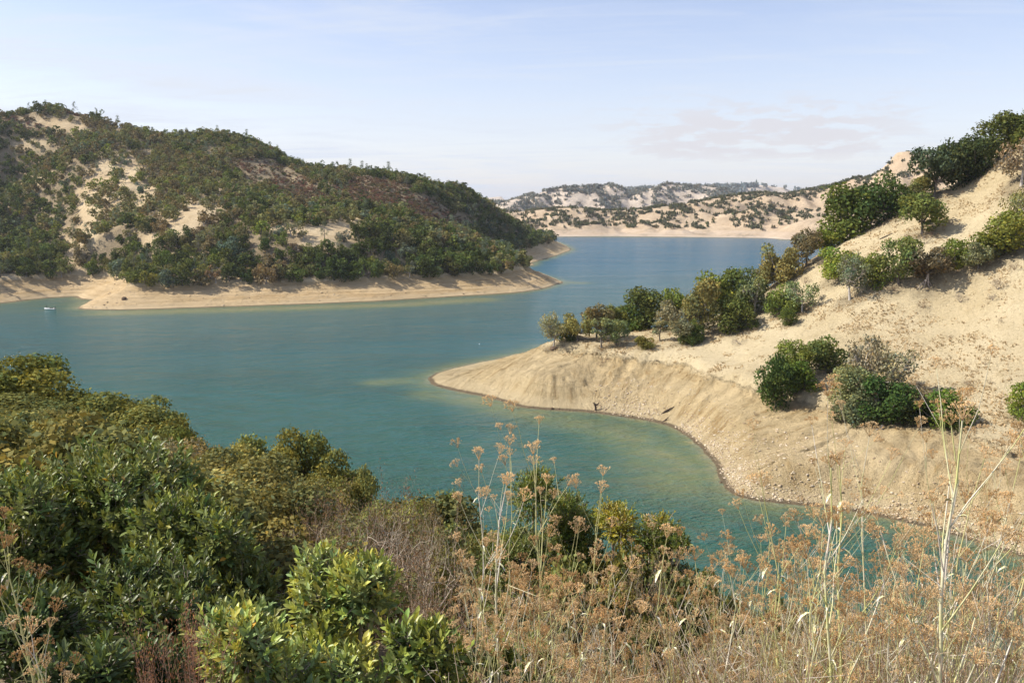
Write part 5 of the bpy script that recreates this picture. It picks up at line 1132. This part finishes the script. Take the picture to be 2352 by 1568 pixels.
HERO = [  # u base (at the bottom edge or below), u top, v top, distance, stem radius, label
 (1075, 1108, 1062, 4.9, .008, 'tall fennel stalk with the leftmost high seed head over the water'), (1130, 1125, 1120, 4.7, .013, 'fennel stalk just right of the leftmost high seed head'), (1215, 1235, 1035, 5.0, .013, 'tallest fennel stalk crossing the round green bush'),
 (1165, 1165, 1022, 5.6, .006, 'thin fennel stalk topping all others left of the round green bush'), (1300, 1400, 1130, 5.2, .008, 'fennel stalk leaning right before the yellow-green bush'), (1260, 1310, 1210, 5.0, .007, 'pale fennel stalk between the two round bushes'),
 (1480, 1500, 1215, 4.8, .008, 'fennel stalk in the middle of the yellow-green bush'), (1560, 1590, 1290, 5.0, .008, 'fennel stalk at the dark gap right of the yellow-green bush'), (1655, 1640, 1275, 5.2, .007, 'fennel stalk first right of the dark gap'),
 (1720, 1700, 1290, 5.0, .007, 'fennel stalk over the olive bush right of centre'), (1890, 1790, 1110, 4.6, .010, 'fennel stalk rising left of the white dry sheath'), (1905, 1860, 1215, 4.2, .009, 'fennel stalk with a green-grey stem over the bay shore'),
 (2010, 1870, 1060, 4.1, .015, 'thick grey fennel stalk bending left with a white dry sheath'), (2040, 1965, 1060, 4.4, .013, 'yellow-stemmed fennel stalk left of the thickest one'), (2270, 2140, 958, 3.8, .017, 'thickest and highest fennel stalk leaning left, on the right side'),
 (2180, 2195, 975, 4.4, .013, 'high fennel stalk right behind the thickest one'), (2120, 2060, 1020, 4.6, .009, 'fennel stalk whose head touches the lower tree clump'), (2240, 2255, 1050, 4.3, .009, 'green-stemmed fennel stalk right of the highest two'),
 (2330, 2300, 1060, 4.6, .009, 'fennel stalk second from the right edge'), (2370, 2345, 1020, 4.2, .010, 'fennel stalk touching the right edge'), (2200, 2230, 1150, 4.9, .008, 'lower fennel stalk between the highest stalks and the right edge'),
 (20, 15, 1262, 3.9, .009, 'fennel stalk at the left edge of the picture'), (60, 55, 1470, 3.6, .007, 'short fennel stalk in the bottom left corner'), (1800, 1770, 1215, 4.9, .008, 'fennel stalk standing alone over the dark green water')]
rng = np.random.default_rng(41)
for i, (ub, ut, vt, Yd, r0, lb) in enumerate(HERO):
    g = ground_at(ub, Yd); tp = PY(ut, vt, Yd); H = tp[2] - g[2]; fm = fennel_mesh(700 + i, H, r0, 8 if r0 < .009 else 11, (tp[0] - g[0], rng.uniform(-.1, .1)), .8, .55)
    gcol = STC[2] if ('yellow-stem' in lb or 'green' in lb) else (STC[3] if r0 > .012 else STC[int(rng.integers(4))]); set_fennel(g, fm, 0, 1.0, gcol, UMC[int(rng.integers(4))], lb, G2, rng)
EX = sorted([(rng.uniform(1060, 2350), rng.uniform(0, 1), rng.uniform(3.8, 5.4), rng.uniform(.007, .012)) for _ in range(22)])
for i, (ub, q, Yd, r0) in enumerate(EX):
    vt = np.interp(ub, [1000, 1300, 1600, 1800, 2100, 2352], [1250, 1280, 1330, 1250, 1130, 1110]) + q * 150; ut = ub + rng.uniform(-90, 60)
    g = ground_at(ub, Yd); tp = PY(ut, vt, Yd); fm = fennel_mesh(760 + i, tp[2] - g[2], r0, 9, (tp[0] - g[0], rng.uniform(-.2, .2)), 1.3, .7)
    od = ORD[i] if i < 11 else ORD[21 - i].replace('leftmost', 'rightmost').replace('the left', 'the right')
    set_fennel(g, fm, 0, 1.0, STC[int(rng.integers(4))], UMC[int(rng.integers(4))], f'middle-height pale fennel stalk rising out of the dry thicket, {od}', G2, rng)
FV = [fennel_mesh(800 + i, 1.5 + .1 * i, .0065, 6, (rng.uniform(-.3, .3), rng.uniform(-.2, .2)), 1.6, .65) for i in range(8)]
cnt = {}
for j in range(150):
    u = rng.uniform(1020, 2440) if j > 16 else rng.uniform(1040, 1330); Yd = rng.uniform(3.9, 7.2)
    lim = np.interp(u, [1000, 1200, 1350, 1600, 1800, 2000, 2150, 2352], [1330, 1300, 1330, 1350, 1330, 1260, 1210, 1190]) + rng.uniform(0, 260)
    g = ground_at(u, Yd); H = PY(u, lim, Yd)[2] - g[2]; k = int(rng.integers(8)); s = H / (1.5 + .1 * k)
    zn = 'among the left fennel clump' if u < 1380 else ('in the middle of the dry thicket' if u < 1800 else 'in the thick right corner')
    set_fennel(g, FV[k], rng.uniform(0, 6.28), s, STC[int(rng.integers(4))], UMC[int(rng.integers(4))], f'low dry fennel {zn}', f'low fennel {zn}', rng)
# reddish thin weeds, bottom left
WD = [twig_bush(900 + i, 4, 2, .5, .008, .25, .12, 2.2, 700, .018) for i in range(3)]
for i, (u, v, lb) in enumerate([(255, 1450, 'thin reddish dry weed, left one of the group at bottom left'), (330, 1430, 'thin reddish dry weed, middle one of the group at bottom left'), (385, 1420, 'thin reddish dry weed, tallest of the group at bottom left'), (430, 1470, 'thin reddish dry weed, right one of the group at bottom left')]):
    g = ground_at(u, 3.9); H = PY(u, v, 3.9)[2] - g[2]; e = empty('dry_weed', g, i * 1.3); e.scale = (H * .3, H * .3, H); tag(e, lb, 'dry weed', 'reddish dry weeds'); a, b, c = WD[i % 3]
    o = bpy.data.objects.new('twigs', mesh('twigs', a, b, M_TWIGOBJ)); link(o, e); o.color = (.30, .16, .10, 1); o = bpy.data.objects.new('dry_leaves', mesh('dry_leaves', c[0], c[1], M_LEAF, {'tint': ('FACE', face_tint(rng, len(c[1]), 1))})); link(o, e); o.color = (.36, .19, .12, 1)
# dry straw and fine dead stems between everything: uncountable
r = np.random.default_rng(51); n = 6500; Yd = r.uniform(3.4, 7.8, n); uu = r.uniform(990, 2520, n); x = (uu - W2) / F * Yd; z = TN.h(x, Yd)
limv = np.interp(uu, [990, 1200, 1400, 1560, 1640, 1800, 2000, 2352], [1500, 1480, 1480, 1470, 1390, 1350, 1310, 1260]) + r.uniform(0, 1, n) ** .7 * 330; dd_ = -sp_ + (H2 - limv) / F * cp; fy = cp + (H2 - limv) / F * sp_
Hs = np.clip(CAMH + dd_ / fy * Yd - z, .15, 2.6)
P0 = np.c_[x, Yd, z - .05]; D = unit(r.normal(0, .30, (n, 3)) + [0, 0, 1]); P1 = P0 + D * Hs[:, None] * .5; P2 = P1 + unit(D + r.normal(0, .26, (n, 3))) * Hs[:, None] * .5
tk = r.uniform(.6, 1.5, n) ** 2 * 1.2; a1 = seg_tubes(P0, P1, .0030 * tk, .0024 * tk, 3); a2 = seg_tubes(P1, P2, .0024 * tk, .0010, 3); NB = n * 4; k3 = r.integers(n, size=NB); tb = r.uniform(-.6, 1, (NB, 1)); b0 = np.where(tb > 0, P1[k3] * (1 - tb) + P2[k3] * tb, P1[k3] * (1 + tb) - P0[k3] * tb); b1 = b0 + unit(D[k3] + r.normal(0, .75, (NB, 3))) * r.uniform(.04, .22, (NB, 1)); a3 = seg_tubes(b0, b1, .0019, .0011, 3)
V, Q = join([a1, a2, a3]); cols = np.array([(.62, .52, .40), (.52, .37, .25), (.70, .62, .52), (.52, .48, .25)]); cc = cols[r.integers(4, size=n)] * r.uniform(.75, 1.15, (n, 1)); ct = np.concatenate([np.repeat(cc, 3, 0), np.repeat(cc, 3, 0), np.repeat(cc[k3], 3, 0)])
o = bpy.data.objects.new('dry_stems', mesh('dry_stems', V, Q, M_DRY, {'tint': ('FACE', ct)})); link(o); o.color = (1, 1, 1, 1); tag(o, 'tangle of fine dry stems and straw under the fennel', 'dry grass', None, 'stuff')
# ------------------------------------------------------------------ air
hv = newmat('haze_air'); nt = NT(hv); o = nt.n('ShaderNodeOutputMaterial'); pv = nt.n('ShaderNodeVolumePrincipled')
pv.inputs['Color'].default_value = (.86, .92, 1.0, 1); pv.inputs['Density'].default_value = 5.5e-5; pv.inputs['Anisotropy'].default_value = .3
nt.t.links.new(pv.outputs[0], o.inputs['Volume'])
bx = np.array([[x, y, z] for x in (-9500, 9500) for y in (-3200, 14500) for z in (-16, 260)], float)
fb = np.array([[0, 1, 3, 2], [4, 6, 7, 5], [0, 4, 5, 1], [2, 3, 7, 6], [0, 2, 6, 4], [1, 5, 7, 3]])
hz_o = bpy.data.objects.new('haze', mesh('haze', bx, fb, hv)); link(hz_o); hz_o['kind'] = 'stuff'
